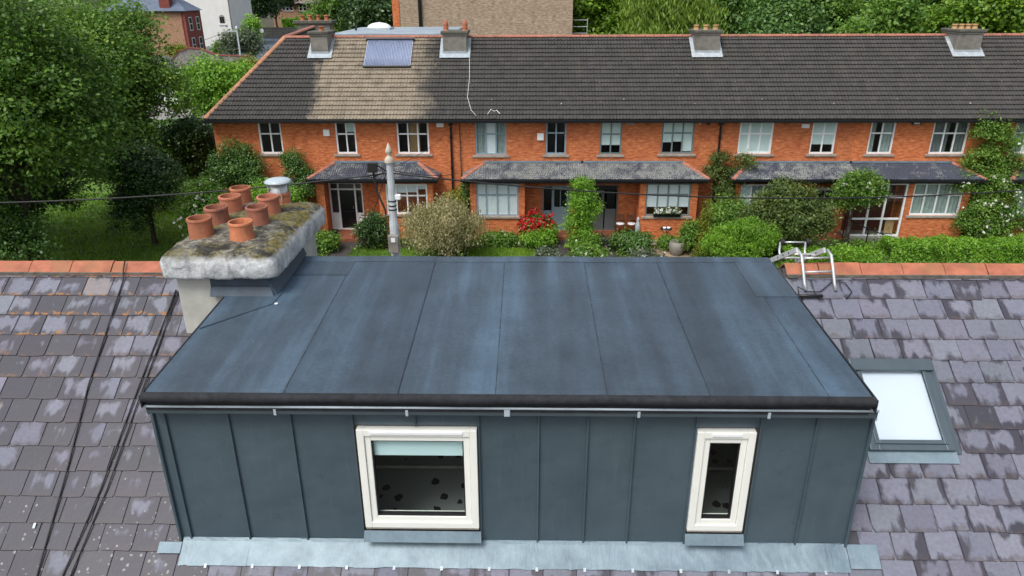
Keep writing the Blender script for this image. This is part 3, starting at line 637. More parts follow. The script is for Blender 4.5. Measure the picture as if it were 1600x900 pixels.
# dormer: zinc front, cheeks, windows
TZ, BZ = 7.55, 6.145
W1 = (-1.440, -0.412, 6.330, 7.372); W2 = (1.456, 1.948, 6.33, 7.374)
wall = MB()
for x0, x1, z0, z1 in ((DX0+.02, W1[0], 5.9, TZ), (W1[1], W2[0], 5.9, TZ), (W2[1], DX1-.02, 5.9, TZ), (W1[0], W1[1], 5.9, W1[2]), (W1[0], W1[1], W1[3], TZ), (W2[0], W2[1], 5.9, W2[2]), (W2[0], W2[1], W2[3], TZ)):
    wall.box(x0, x1, DY+.012, DY+.13, z0, z1)
for sx in (DX0+.02, DX1-.12):
    wall.hexa(((sx, DY+.13, 5.98), (sx+.1, DY+.13, 5.98), (sx+.1, RY, RZ-.12), (sx, RY, RZ-.12)), ((sx, DY+.13, TZ), (sx+.1, DY+.13, TZ), (sx+.1, RY, RZ-.03), (sx, RY, RZ-.03)))
dwall = wall.build('dormer_wall', plain('timber core', (0.10, 0.08, 0.06), 0.9), near)
seams = [-3.105, -2.555, -2.016, -1.49, None, -0.398, 0.115, 0.537, 0.935, 1.458, None, 2.475, 2.926]
def panel(x0, x1, z0, z1, bow=0.004):
    bow *= rng.uniform(.5, 2.2)
    nx, nz = 6, 8; t = MB()
    for j in range(nz+1):
        for i in range(nx+1):
            u, w = i/nx, j/nz; t.v.append((x0+(x1-x0)*u, DY-bow*math.sin(math.pi*u)*math.sin(math.pi*w)*rng.uniform(.6, 1), z0+(z1-z0)*w))
    for j in range(nz):
        for i in range(nx): a = j*(nx+1)+i; t.f.append((a, a+1, a+nx+2, a+nx+1))
    b0 = len(t.v); t.v += [(x0, DY+.01, z0), (x1, DY+.01, z0), (x1, DY+.01, z1), (x0, DY+.01, z1)]; t.f += [(b0+3, b0+2, b0+1, b0)]
    t.build('zinc_panel', M_zinc, dwall, smooth=True)
for a, b in ((-3.18, -3.08), (-3.08, -2.533), (-2.533, -1.999), (-1.999, -1.473), (-0.395, 0.114), (0.114, 0.532), (0.532, 0.927), (0.927, 1.446), (1.988, 2.453), (2.453, 2.905)): panel(a+.003, b-.003, BZ, 7.525)
panel(-1.470, -0.938, 7.39, 7.525, .001); panel(-0.932, -0.397, 7.39, 7.525, .001); panel(1.449, 1.986, 7.39, 7.525, .001)
def seam(x, z0, z1): MB().hexa(((x-.008, DY-.024, z0), (x+.008, DY-.024, z0), (x+.006, DY+.004, z0), (x-.006, DY+.004, z0)), ((x-.008, DY-.024, z1), (x+.008, DY-.024, z1), (x+.006, DY+.004, z1), (x-.006, DY+.004, z1))).build('standing_seam', M_zinc, dwall, bevel=.003)
for x in (-3.08, -2.533, -1.999, -1.472, -0.396, 0.114, 0.532, 0.927, 1.447, 1.987, 2.453): seam(x, BZ+.005, 7.526)
seam(-0.935, 7.39, 7.526)
MB().box(DX0-.012, DX0+.012, DY-.03, DY+.06, BZ-.02, 7.53).build('corner_trim', M_zinc, dwall, bevel=.004)
MB().box(DX1-.012, DX1+.012, DY-.03, DY+.06, BZ-.02, 7.53).build('corner_trim', M_zinc, dwall, bevel=.004)
for sx, s in ((DX0, -1), (DX1, 1)):                                   # cheeks
    n = 5
    for i in range(n):
        y0, y1 = DY+.06+(RY-DY-.1)*i/n, DY+.06+(RY-DY-.1)*(i+1)/n-.006; zt = lambda y: 7.53+(y-DY)*.05; zb = lambda y: RZ-(RY-y)*math.tan(PT)+.03
        if zt(y1)-zb(y1) < .03: continue
        t = MB(); xs = (sx-.004*s, sx+.006*s); t.hexa(((xs[0], y0, zb(y0)), (xs[1], y0, zb(y0)), (xs[1], y1, zb(y1)), (xs[0], y1, zb(y1))), ((xs[0], y0, zt(y0)), (xs[1], y0, zt(y0)), (xs[1], y1, zt(y1)), (xs[0], y1, zt(y1)))); t.build('zinc_panel', M_zinc, dwall)
MB().box(DX0+.03, DX1-.03, DY-.012, DY+.004, BZ-.035, BZ+.008).build('base_trim', M_lead, dwall)
def ring(t, x0, x1, z0, z1, w, y0, y1):
    t.box(x0, x0+w, y0, y1, z0, z1); t.box(x1-w, x1, y0, y1, z0, z1); t.box(x0+w, x1-w, y0, y1, z0, z0+w); t.box(x0+w, x1-w, y0, y1, z1-w, z1); return t
def dormer_window(x0, x1, z0, z1, blind):
    f = ring(MB(), x0, x1, z0, z1, .062, DY-.055, DY+.09).build('dormer_window', M_upvc, near, bevel=.004)
    ring(MB(), x0+.064, x1-.064, z0+.064, z1-.064, .052, DY-.040, DY+.05).build('sash', M_upvc, f, bevel=.005)
    ring(MB(), x0+.117, x1-.117, z0+.117, z1-.117, .010, DY-.028, DY+.02).build('gasket', M_blk, f)
    MB().box(x0+.118, x1-.118, DY+.0, DY+.006, z0+.118, z1-.118).build('pane', M_glass, f)
    MB().box(x0+.12, x1-.12, DY-.064, DY-.055, z1-.040, z1-.012).build('trickle_vent', M_white, f, bevel=.003)
    MB().box(x0+.002, x1-.002, DY-.05, DY+.02, z0-.02, z0-.002).build('sill', M_conc, f, bevel=.004)
    t = MB(); t.slab((x0-.02, DY-.10, z0-.125), (x1+.02, DY-.10, z0-.125), (x1+.015, DY-.05, z0-.037), (x0-.015, DY-.05, z0-.037), .004); t.build('lead_apron', M_lead, f)
    if blind: MB().box(x0+.10, x1-.10, DY+.012, DY+.016, z1-.30, z1-.1).build('roller_blind', M_blindg, f)
    return f
dormer_window(*W1, True); dormer_window(*W2, False)
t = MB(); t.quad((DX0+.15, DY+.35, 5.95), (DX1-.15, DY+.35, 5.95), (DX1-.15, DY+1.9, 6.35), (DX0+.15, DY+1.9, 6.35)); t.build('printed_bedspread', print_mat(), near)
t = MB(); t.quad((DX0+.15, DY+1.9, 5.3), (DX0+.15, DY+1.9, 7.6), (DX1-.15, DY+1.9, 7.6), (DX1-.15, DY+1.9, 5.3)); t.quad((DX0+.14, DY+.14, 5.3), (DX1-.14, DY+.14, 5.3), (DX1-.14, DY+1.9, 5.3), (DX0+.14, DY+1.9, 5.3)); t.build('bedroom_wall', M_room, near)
t = MB(); t.tube([(DX0+.3, DY+.9, 6.28), (DX1-.3, DY+.9, 6.30)], .018, 6); t.build('bed_rail', M_conc, near)

# gutter under the felt edge
t = MB(); GX0, GX1 = -3.16, 2.88
t.box(GX0, GX1, DY-.115, DY-.107, 7.573, 7.630); t.box(GX0, GX1, DY-.115, DY-.004, 7.565, 7.573); t.box(GX0, GX1, DY-.012, DY-.004, 7.573, 7.630)
gut = t.build('gutter', M_alu, near)
t = MB(); t.tube([(GX0, DY-.118, 7.635), (-1, DY-.118, 7.638), (1, DY-.118, 7.636), (GX1, DY-.118, 7.635)], .012, 8); t.build('gutter_lip', M_gutter, gut, smooth=True)
for x in (-2.08, -0.98, 0.935, 2.0): MB().box(x-.012, x+.012, DY-.124, DY-.100, 7.557, 7.615).build('gutter_bracket', M_gutter, gut, bevel=.003)
MB().box(-.175, -.125, DY-.126, DY-.100, 7.559, 7.647).build('gutter_union', M_gutter, gut, bevel=.006)
for x in (GX0, GX1): MB().box(x-.004, x+.004, DY-.118, DY-.004, 7.563, 7.54).build('gutter_end', M_gutter, gut)

MB().box(-3.15, 2.80, 5.005, 5.10, 7.60, 7.70).build('fascia_board', M_felt_edge, near)
# flat felt roof in lapped rolls
def fz(y): return 7.747 + (y-5.0)*0.06
core = MB(); core.hexa(((-3.15, 5.01, 7.675), (2.805, 5.01, 7.675), (2.83, 7.75, 7.78), (-3.15, 7.75, 7.78)), ((-3.15, 5.01, fz(5.01)-.012), (2.805, 5.01, fz(5.01)-.012), (2.83, 7.75, fz(7.75)-.012), (-3.15, 7.75, fz(7.75)-.012)))
droof = core.build('dormer_roof', M_felt_edge, near)
laps = [-3.165, -2.0, -1.10, -0.245, 0.62, 1.51, 2.42, 2.825]
for i, (a, b) in enumerate(zip(laps[:-1], laps[1:])):
    t = MB(); h = 0.005*(i % 2); bb = b+0.05 if i < 6 else b
    ny = 24; nx = 8
    for j in range(ny+1):
        y = 4.985 + (7.70-4.985)*j/ny
        for k in range(nx+1):
            x = a+(bb-a)*k/nx; dip = 0.003*math.sin(x*2.3+1)*math.sin(y*2.1)
            t.v.append((x, y, fz(y)+h+dip-(0.012 if j == 0 else 0)))
    for j in range(ny):
        for k in range(nx): q = j*(nx+1)+k; t.f.append((q, q+1, q+nx+2, q+nx+1))
    # roll over the back edge, down the street side
    b0 = len(t.v)
    for y, dz in ((7.70, .004), (7.78, .030), (7.86, .012), (7.92, -.06), (7.98, -.13)):
        for k in range(nx+1): t.v.append((a+(bb-a)*k/nx, y, fz(7.7)+h+dz))
    for j in range(4):
        for k in range(nx): q = b0+j*(nx+1)+k; t.f.append((q, q+1, q+nx+2, q+nx+1))
    o = t.build('felt_strip', M_felt, droof); sol = o.modifiers.new('thick', 'SOLIDIFY'); sol.thickness = .004; sol.offset = -1
for i, x in enumerate(laps[1:-1]):                         # thin dark strips added so the lap lines stand out
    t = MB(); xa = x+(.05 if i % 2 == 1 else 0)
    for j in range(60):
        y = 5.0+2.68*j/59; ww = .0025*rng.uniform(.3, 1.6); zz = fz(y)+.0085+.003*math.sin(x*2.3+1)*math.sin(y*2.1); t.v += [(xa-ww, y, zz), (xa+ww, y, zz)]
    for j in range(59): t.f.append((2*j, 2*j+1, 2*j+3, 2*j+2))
    t.build('lap_line', M_lap_line, droof)
t = MB(); nxx = 90                                             # turned-down front edge, sagging a little
for i in range(nxx+1):
    x = -3.17+(2.842+3.17)*i/nxx; wv = .006*math.sin(x*3.1)+.004*math.sin(x*7.7+2); 
    t.v += [(x, 5.03, fz(5.03)+.009), (x, 4.982, fz(4.98)+.006+wv*.3), (x, 4.970, fz(4.98)-.018), (x, 4.972+wv*.4, 7.690+wv*(.6 if x > -2.1 else 1.6)), (x, 4.985, 7.687+wv*.6)]
for i in range(nxx):
    for j in range(4): q = i*5+j; t.f.append((q, q+1, q+6, q+5))
t.build('felt_drip_edge', M_felt_edge, droof, smooth=True)
for sx, s in ((-3.17, -1), (2.838, 1)):
    t = MB(); t.hexa(((sx-.006, 4.975, 7.64), (sx+.006, 4.975, 7.64), (sx+.006, 7.7, 7.80), (sx-.006, 7.7, 7.80)), ((sx-.006, 4.975, fz(4.975)+.006), (sx+.006, 4.975, fz(4.975)+.006), (sx+.006, 7.7, fz(7.7)+.006), (sx-.006, 7.7, fz(7.7)+.006))); t.build('felt_side_edge', M_felt_edge, droof)
for x0, x1, y0, y1 in ((2.40, 2.828, 6.83, 7.69), (-2.62, -1.985, 7.33, 7.695)):
    t = MB(); t.hexa(((x0, y0, fz(y0)+.002), (x1, y0, fz(y0)+.002), (x1, y1, fz(y1)+.002), (x0, y1, fz(y1)+.002)), ((x0, y0, fz(y0)+.010), (x1, y0, fz(y0)+.010), (x1, y1, fz(y1)+.010), (x0, y1, fz(y1)+.010))); t.build('felt_patch', M_felt, droof)
t = MB(); pp = [(-3.14, 6.10, 0), (-2.60, 6.62, 0), (-2.58, 6.88, 0), (-3.15, 6.88, 0)]
t.hexa([(x, y, fz(y)+.002) for x, y, _ in pp], [(x, y, fz(y)+.012) for x, y, _ in pp]); t.build('felt_patch', M_felt, droof)
MB().box(-2.575, -2.545, 6.60, 6.63, fz(6.6)+.012, fz(6.6)+.018).build('foil_scrap', M_white, droof)

# lead apron below the dormer face
t_edges = [-3.155, -3.04, -2.55, -1.55, -0.6, 0.4, 1.35, 2.02, 2.37, 2.72, 2.915]
for i, (a, b) in enumerate(zip(t_edges[:-1], t_edges[1:])):
    t = MB(); n = 10; jag = [rng.uniform(-.006, .006) for _ in range(n+1)]; h = .036+.004*(i % 2)
    for k in range(n+1):
        x = a+(b-a+(.02 if i < 9 else 0))*k/n
        t.v += [(x, DY-.008, BZ+.012+rng.uniform(-.004, .004)), (x, DY-.03, BZ-.012), tuple(rp(x, vD+.07, h+rng.uniform(-.001, .002))), tuple(rp(x, vD+.15, h+rng.uniform(-.002, .001))), tuple(rp(x, vD+.222+jag[k], h-.003))]
    for k in range(n):
        for j in range(4): q = k*5+j; t.f.append((q, q+1, q+6, q+5))
    o = t.build('lead_flashing', M_lead, near); s_ = o.modifiers.new('thick', 'SOLIDIFY'); s_.thickness = .003
for x0, x1, va, vb in ((-3.37, -3.16, .02, .12), (2.92, 3.19, -.02, .19)):
    t = MB(); t.slab(rp(x0, vD+vb, .040), rp(x1, vD+vb, .040), rp(x1, vD+va, .040), rp(x0, vD+va, .040), .004); t.build('lead_flashing', M_lead, near)

# chimney
CX0, CX1, CY0, CY1, CB, CT = -3.68, -2.70, 6.855, 8.62, 8.05, 8.355
stack = MB().box(CX0, CX1, CY0, CY1, 6.6, CB+.05).build('chimney', M_render, near, bevel=.012)
def rounded_block(x0, x1, y0, y1, z0, z1, seed):
    t = MB(); r = random.Random(seed); n = 64; cx, cy = (x0+x1)/2, (y0+y1)/2; a, b = (x1-x0)/2, (y1-y0)/2; rad = .12
    def outline(inset):
        pts = []
        A, B = a-inset, b-inset; rr = max(.02, rad-inset*.3)
        for cxn, cyn, a0 in ((A-rr, -(B-rr), -90), (A-rr, B-rr, 0), (-(A-rr), B-rr, 90), (-(A-rr), -(B-rr), 180)):
            for k in range(5): ang = R(a0+k*22.5); pts.append((cxn+rr*math.cos(ang), cyn+rr*math.sin(ang)))
        out = []                         # resample so that long sides get vertices
        m_ = len(pts)
        for i in range(m_):
            p, q = pts[i], pts[(i+1) % m_]; dl = math.hypot(q[0]-p[0], q[1]-p[1]); k = max(1, int(dl/.12))
            for j in range(k): out.append((p[0]+(q[0]-p[0])*j/k, p[1]+(q[1]-p[1])*j/k))
        return out
    rings = [(.03, z0), (.0, z0+.03), (.0, (z0+z1)/2), (.006, z1-.09), (.045, z1-.03), (.12, z1+.005)]
    ins = .30
    rings += [(.2, z1+.015), (ins, z1+.03), (a*.85, z1+.04)]
    base_n = len(outline(0)); ref = outline(0)
    for inset, z in rings:
        for (x, y) in ref:
            fx = (a-inset)/a; fy = (b-inset)/b
            t.v.append((cx+x*fx+r.uniform(-.006, .006), cy+y*fy+r.uniform(-.006, .006), z+r.uniform(-.006, .006)))
    nn = base_n
    for k in range(len(rings)-1):
        for i in range(nn): p = k*nn+i; q = k*nn+(i+1) % nn; t.f.append((p, q, q+nn, p+nn))
    t.f.append(tuple(range((len(rings)-1)*nn, len(rings)*nn))); t.f.append(tuple(reversed(range(nn)))); return t
cap = rounded_block(-3.79, -2.56, 6.72, 8.78, CB, CT, 5).build('chimney_cap', M_cap, stack, smooth=True)
sb = cap.modifiers.new('sub', 'SUBSURF'); sb.levels = 2; sb.render_levels = 2
tx = bpy.data.textures.new('render lumps', 'CLOUDS'); tx.noise_scale = .12; tx.noise_depth = 3; dp = cap.modifiers.new('lumps', 'DISPLACE'); dp.texture = tx; dp.strength = .035; dp.mid_level = .5; dp.texture_coords = 'LOCAL'
pots = [(-3.50, 7.235, 0), (-3.52, 7.72, 1), (-3.54, 8.18, 1), (-3.575, 8.60, 0), (-3.03, 7.16, 0), (-3.035, 7.67, 1), (-3.06, 8.12, 1), (-3.07, 8.55, 2)]
for i, (x, y, k) in enumerate(pots):
    r0 = .124*rng.uniform(.96, 1.04); h = (.215 if k != 2 else .15)*rng.uniform(.92, 1.06)
    o = MB().lathe((x, y, CT+.005), [(r0*1.06, 0), (r0*1.04, .02), (r0*1.0, .05), (r0*.97, h*.7), (r0*.985, h-.03), (r0*1.03, h-.026), (r0*1.035, h-.006), (r0*1.0, h), (r0*.86, h), (r0*.84, h-.02), (r0*.84, .04)], 28).build('chimney_pot', M_pot if k != 1 else M_pot_b, stack, smooth=True)
    em = o.modifiers.new('edges', 'EDGE_SPLIT'); em.split_angle = R(50)
    MB().lathe((x, y, CT+.05), [(r0*.845, .03), (.001, .03)], 20).build('soot_bed', M_soot, stack)
x, y, _ = pots[7]
cw = MB().lathe((x, y, CT+.12), [(.104, 0), (.104, .16), (.098, .16)], 24).build('cowl', M_ladder, stack, smooth=True)
for k in range(4):
    a = k*math.pi/2+.5; MB().tube([(x+.128*math.cos(a), y+.128*math.sin(a), CT+.07), (x+.132*math.cos(a), y+.132*math.sin(a), CT+.3)], .008, 6).build('cowl_strap', M_ladder, stack)
MB().lathe((x, y, CT+.29), [(.001, -.012), (.162, -.006), (.167, .004), (.14, .030), (.07, .045), (.001, .049)], 28).build('cowl_lid', M_gutter, stack, smooth=True)
# felt dressed up the chimney
t = MB(); zf = fz(6.85)
for a, b in (((-3.315, CY0-.008), (CX1+.008, CY0-.008)),):
    t.hexa(((a[0], a[1]-.07, zf), (b[0]+.06, b[1]-.07, zf), (b[0]+.06, b[1]+.01, zf), (a[0], a[1]+.01, zf)), ((a[0], a[1]-.014, zf+.10), (b[0]+.012, b[1]-.014, zf+.10), (b[0]+.012, b[1]+.01, zf+.10), (a[0], a[1]+.01, zf+.10)))
    t.hexa(((a[0], a[1]-.013, zf+.10), (b[0]+.011, b[1]-.013, zf+.10), (b[0]+.011, b[1]+.01, zf+.10), (a[0], a[1]+.01, zf+.10)), ((a[0], a[1]-.006, CB+.01), (b[0]+.006, b[1]-.006, CB+.01), (b[0]+.006, b[1]+.01, CB+.01), (a[0], a[1]+.01, CB+.01)))
xr = CX1+.008
t.hexa(((xr-.01, 6.84, zf), (xr+.09, 6.80, zf), (xr+.09, 7.9, fz(7.7)+.02), (xr-.01, 7.9, fz(7.7)+.02)), ((xr-.01, 6.84, CB-.02), (xr+.012, 6.83, CB-.05), (xr+.012, 7.9, CB+.10), (xr-.01, 7.9, CB+.10)))
t.build('felt_upstand', M_felt, droof, bevel=.012)

# rooflight
def roof_window(x0, x1, v0, v1, name='rooflight'):
    def fr(xa, xb, va, vb, h0, h1): return MB().hexa((rp(xa, vb, h0), rp(xb, vb, h0), rp(xb, va, h0), rp(xa, va, h0)), (rp(xa, vb, h1), rp(xb, vb, h1), rp(xb, va, h1), rp(xa, va, h1)))
    t = MB()
    for q in (fr(x0, x0+.085, v0, v1, .0, .085), fr(x1-.085, x1, v0, v1, .0, .085), fr(x0+.085, x1-.085, v1-.085, v1, .0, .083), fr(x0+.085, x1-.085, v0, v0+.06, .0, .083)):
        i = len(t.v); t.v += q.v; t.f += [tuple(i+k for k in f) for f in q.f]
    f = t.build(name, M_alu, near, bevel=.006)
    t = MB()
    for q in (fr(x0+.06, x0+.10, v0+.1, v1-.06, .086, .10), fr(x1-.10, x1-.06, v0+.1, v1-.06, .086, .10), fr(x0+.10, x1-.10, v1-.10, v1-.06, .086, .10)):
        i = len(t.v); t.v += q.v; t.f += [tuple(i+k for k in f_) for f_ in q.f]
    t.build('sash', M_alu, f, bevel=.003)
    fr(x0-.012, x1+.012, v0-.012, v0+.12, .084, .125).build('hood', M_alu, f, bevel=.008)
    fr(x0+.09, x1-.09, v0+.11, v1-.085, .070, .076).build('pane', M_glass_rf, f)
    fr(x0+.086, x1-.086, v0+.06, v1-.084, .040, .044).build('white_blind', M_blindw, f)
    fr(x0-.02, x1+.02, v1, v1+.115, .034, .040).build('lead_apron', M_lead, f)
    fr(x0-.07, x0, v0-.02, v1+.02, .026, .034).build('side_flashing', M_alu, f); fr(x1, x1+.07, v0-.02, v1+.02, .026, .034).build('side_flashing', M_alu, f)
roof_window(3.345, 4.165, 1.215, 2.165); roof_window(5.22, 6.0, 1.27, 2.235)

# cables lying on the slates
def cable(name, pts, r, label, mat=None, loc=None, group=None, seg=6):
    o = MB().tube(pts, r, seg).build(name, mat or M_cable, None, smooth=True, loc=pts[0]); return tag(o, label, 'cable', group)
def roofpath(pts): return [rp(x+rng.uniform(-.002, .002), v, .040) for x, v in pts]
def fine(pts, n=5):
    out = []
    for (a, b), (c, d) in zip(pts[:-1], pts[1:]):
        for k in range(n): out.append((a+(c-a)*k/n, b+(d-b)*k/n))
    return out+[pts[-1]]
cable('roof_cable', [Vector((-4.60, 7.55, 7.97)), Vector((-4.585, 7.46, 7.90))]+roofpath(fine([(-4.57, .24), (-4.55, 1.53), (-4.47, 2.35), (-4.41, 3.4), (-4.38, 5.0)])), .008, 'single black cable down the left slates, farthest from the dormer')
cable('roof_cable', roofpath(fine([(-3.93, .36), (-4.02, 1.6), (-4.075, 2.6), (-4.177, 3.4), (-4.3, 5.0)])), .008, 'left cable of the black pair running down from the chimney')
cable('roof_cable', roofpath(fine([(-3.90, .36), (-3.97, 1.6), (-4.015, 2.6), (-4.107, 3.4), (-4.22, 5.0)])), .007, 'right cable of the black pair running down from the chimney')

# roof ladder hooked over the ridge
lad = thing('ladder', (3.2, 7.6, 7.9), 'aluminium roof ladder end hooked over the clay ridge', 'ladder')
def barr(name, pts, r, mat=M_ladder, seg=8): return MB().tube(pts, r, seg).build(name, mat, lad, smooth=True)
for x in (3.07, 3.40):
    barr('hook', [(x, 7.62, 8.10), (x+.01, 7.52, 8.07), (x+.015, 7.42, 7.93), (x+.02, 7.34, 7.80), (x+.03, 7.30, 7.735)], .017)
barr('rung', [(3.085, 7.56, 8.02), (3.41, 7.56, 8.03)], .012); barr('rung', [(3.09, 7.44, 7.90), (3.42, 7.44, 7.91)], .012)
for x in (2.89, 3.20):
    a = Vector((x, 7.95, 7.84)); b = Vector((x+.16, 7.60, 8.105)); d = (b-a).normalized(); u = Vector((1, 0, 0)); w = d.cross(u).normalized()
    t = MB(); t.hexa((a-u*.012-w*.03, a+u*.012-w*.03, a+u*.012+w*.03, a-u*.012+w*.03), (b-u*.012-w*.03, b+u*.012-w*.03, b+u*.012+w*.03, b-u*.012+w*.03)); st = t.build('stile', M_ladder, lad)
    for k in (.35, .55, .75): q = a+(b-a)*k; MB().tube([q-u*.013-w*.0, q-u*.016], .011, 8).build('rung_hole', M_blk, st)
barr('rung', [(2.93, 7.90, 7.90), (3.27, 7.90, 7.90)], .014); barr('rung', [(3.0, 7.75, 8.0), (3.33, 7.75, 8.0)], .014)
for x in (3.07, 3.37):
    barr('wheel_arm', [(x-.05, 7.95, 7.86), (x-.045, 8.05, 7.93), (x-.02, 8.12, 8.02)], .013)
    t = MB(); t.tube([(x-.022, 8.12, 8.02), (x+.018, 8.12, 8.02)], .042, 16); t.build('wheel', M_blk, lad)
barr('axle', [(3.08, 8.12, 8.02), (3.36, 8.12, 8.02)], .010)
barr('foot_bar', [rp(2.96, .42, .062), rp(3.26, .42, .062)], .018, M_blk)
tag(MB().tube([rp(3.0, .42, .07), rp(3.0, .32, .09), rp(3.1, .36, .05), rp(3.25, .36, .05), rp(3.42, .22, .05), rp(3.55, .24, .05), rp(3.6, .36, .045), rp(3.52, .44, .045)], .006, 6).build('rope', M_cable, None, smooth=True, loc=(3.2, 7.3, 7.7)), 'thin dark rope trailing from the roof ladder onto the slates', 'rope')
# ------------------------------------------------------------------ the brick terrace across the street
YW, YB = 32.8, 31.9
EAVE_Y, EAVE_Z, RIDGE_Y, RIDGE_Z = 32.35, 5.50, 36.6, 8.78
def wall_holes(x0, x1, z0, z1, holes, y, thick=0.28):
    t = MB(); xs = sorted({x0, x1, *[h[0] for h in holes], *[h[1] for h in holes]}); zs = sorted({z0, z1, *[h[2] for h in holes], *[h[3] for h in holes]})
    for a, b in zip(xs[:-1], xs[1:]):
        for c, d in zip(zs[:-1], zs[1:]):
            mx, mz = (a+b)/2, (c+d)/2
            if any(h[0] < mx < h[1] and h[2] < mz < h[3] for h in holes): continue
            t.quad((a, y, c), (b, y, c), (b, y, d), (a, y, d))
    for a, b, c, d in holes:
        t.quad((a, y, c), (a, y, d), (a, y+thick, d), (a, y+thick, c)); t.quad((b, y, d), (b, y, c), (b, y+thick, c), (b, y+thick, d))
        t.quad((a, y, d), (b, y, d), (b, y+thick, d), (a, y+thick, d)); t.quad((a, y+thick, c), (b, y+thick, c), (b, y, c), (a, y, c))
    return t
def wavy(t, x0, x1, y, z0, z1, folds):
    n = folds*6
    for i in range(n+1):
        x = x0+(x1-x0)*i/n; yy = y+.02*math.sin(i/6*2*math.pi); t.v += [(x, yy, z0), (x, yy, z1)]
    b = len(t.v)-2*(n+1)
    for i in range(n): q = b+2*i; t.f.append((q, q+2, q+3, q+1))
    return t
def glazing(house, name, x0, x1, z0, z1, y, cols, rows, mat, fw_=0.075, bar=0.062, sill=True, hang=None, rec=0.045, room=True, thickbars=()):
    """cols: relative light widths; rows: relative heights from the top; hang: what hangs behind each column: (kind, how far down 0..1)"""
    yf = y+rec; t = ring(MB(), x0, x1, z0, z1, fw_, yf, yf+.07)
    W = x1-x0-2*fw_; H = z1-z0-2*fw_; sc, sr = sum(cols), sum(rows); xs = [x0+fw_]; zs = [z1-fw_]
    for c in cols: xs.append(xs[-1]+W*c/sc)
    for r_ in rows: zs.append(zs[-1]-H*r_/sr)
    for i in range(1, len(cols)):
        bw = bar*(1.5 if i in thickbars else 1); t.box(xs[i]-bw/2, xs[i]+bw/2, yf+.004, yf+.062, z0+fw_, z1-fw_)
    for k in range(1, len(rows)):
        for i in range(len(cols)): t.box(xs[i]+bar/2, xs[i+1]-bar/2, yf+.006, yf+.06, zs[k]-bar/2, zs[k]+bar/2)
    f = t.build(name, mat, house)
    for i in range(len(cols)):
        for k in range(len(rows)):
            MB().box(xs[i]+bar/2-.004, xs[i+1]-bar/2+.004, yf+.030, yf+.036, zs[k+1]+bar/2-.004, zs[k]-bar/2+.004).build('pane', M_glass, f)
    if sill: MB().box(x0-.14, x1+.14, y-.07, y+rec-.002, z0-.10, z0-.003).build('sill', M_conc, f, bevel=.006)
    if hang:
        for i, h in enumerate(hang):
            if not h: continue
            kind, fr = h; a, b = xs[i]-.01, xs[i+1]+.01; zb = z1-fw_-H*fr
            mt = {'blind': M_blind, 'white': M_blindw, 'curtain': M_curt, 'dark': M_curtd, 'green': M_curt, 'ochre': M_pot_buff}[kind]
            if kind in ('blind', 'white'): MB().box(a, b, yf+.048+.004*(i % 2), yf+.050+.004*(i % 2), zb, z1-.02).build('blind', mt, f)
            elif kind == 'ochre': MB().box(a, b, yf+.5, yf+.52, z0, z1).build('cupboard', mt, f)
            else: wavy(MB(), a, b if fr > 0.5 else a+(b-a)*.5, yf+.12, z0+.01, z1-.02, 3).build('curtain', mt, f)
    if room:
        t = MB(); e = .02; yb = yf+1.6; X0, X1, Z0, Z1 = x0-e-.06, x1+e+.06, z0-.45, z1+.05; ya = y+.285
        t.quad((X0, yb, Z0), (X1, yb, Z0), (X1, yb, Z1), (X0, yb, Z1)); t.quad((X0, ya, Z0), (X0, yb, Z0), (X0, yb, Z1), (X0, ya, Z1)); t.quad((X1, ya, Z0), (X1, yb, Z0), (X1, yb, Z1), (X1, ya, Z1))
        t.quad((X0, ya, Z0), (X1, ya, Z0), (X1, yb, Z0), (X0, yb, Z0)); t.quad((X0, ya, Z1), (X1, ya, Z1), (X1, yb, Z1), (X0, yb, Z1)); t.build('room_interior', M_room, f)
    return f
def tile_courses(x0, x1, y0, z0, y1, z1, xl=None, xr=None, gauge=0.292, tw=0.30, step=0.062):
    """lapped courses of roll tiles from the eaves line up to the ridge line; xl/xr give the cut edge at a height fraction"""
    t = MB(); ln = math.hypot(y1-y0, z1-z0); n = int(ln/gauge); dy, dz = (y1-y0)/ln, (z1-z0)/ln; ny, nz = -dz, dy
    prof = [(0, 0), (.18, 0), (.30, .028), (.42, 0), (.62, 0), (.78, .034), (.93, 0), (1, 0)]
    r_ = random.Random(int(x0*10)+5)
    for k in range(n+1):
        a, b = k*ln/(n+1), (k+1)*ln/(n+1)+.012; f = a/ln; lo = xl(f) if xl else x0; hi = xr(f) if xr else x1
        m_ = max(1, round((hi-lo)/tw)); jit = r_.uniform(-.004, .004); w = (hi-lo)/m_
        top = []; bot = []; low = []
        for i in range(m_):
            hj = r_.uniform(-.004, .005)
            for u, h in prof[:-1] if i < m_-1 else prof:
                x = lo+(i+u)*w; h0 = step+h+hj; h1 = .006+h*.9
                top.append((x, y0+dy*b+ny*h1, z0+dz*b+nz*h1)); bot.append((x, y0+dy*(a+jit)+ny*h0, z0+dz*(a+jit)+nz*h0)); low.append((x, y0+dy*a+ny*(h*.6-.004), z0+dz*a+nz*(h*.6-.004)))
        base = len(t.v); q = len(top); t.v += low+bot+top
        for i in range(q-1): t.f += [(base+i, base+i+1, base+q+i+1, base+q+i), (base+q+i, base+q+i+1, base+2*q+i+1, base+2*q+i)]
    return t
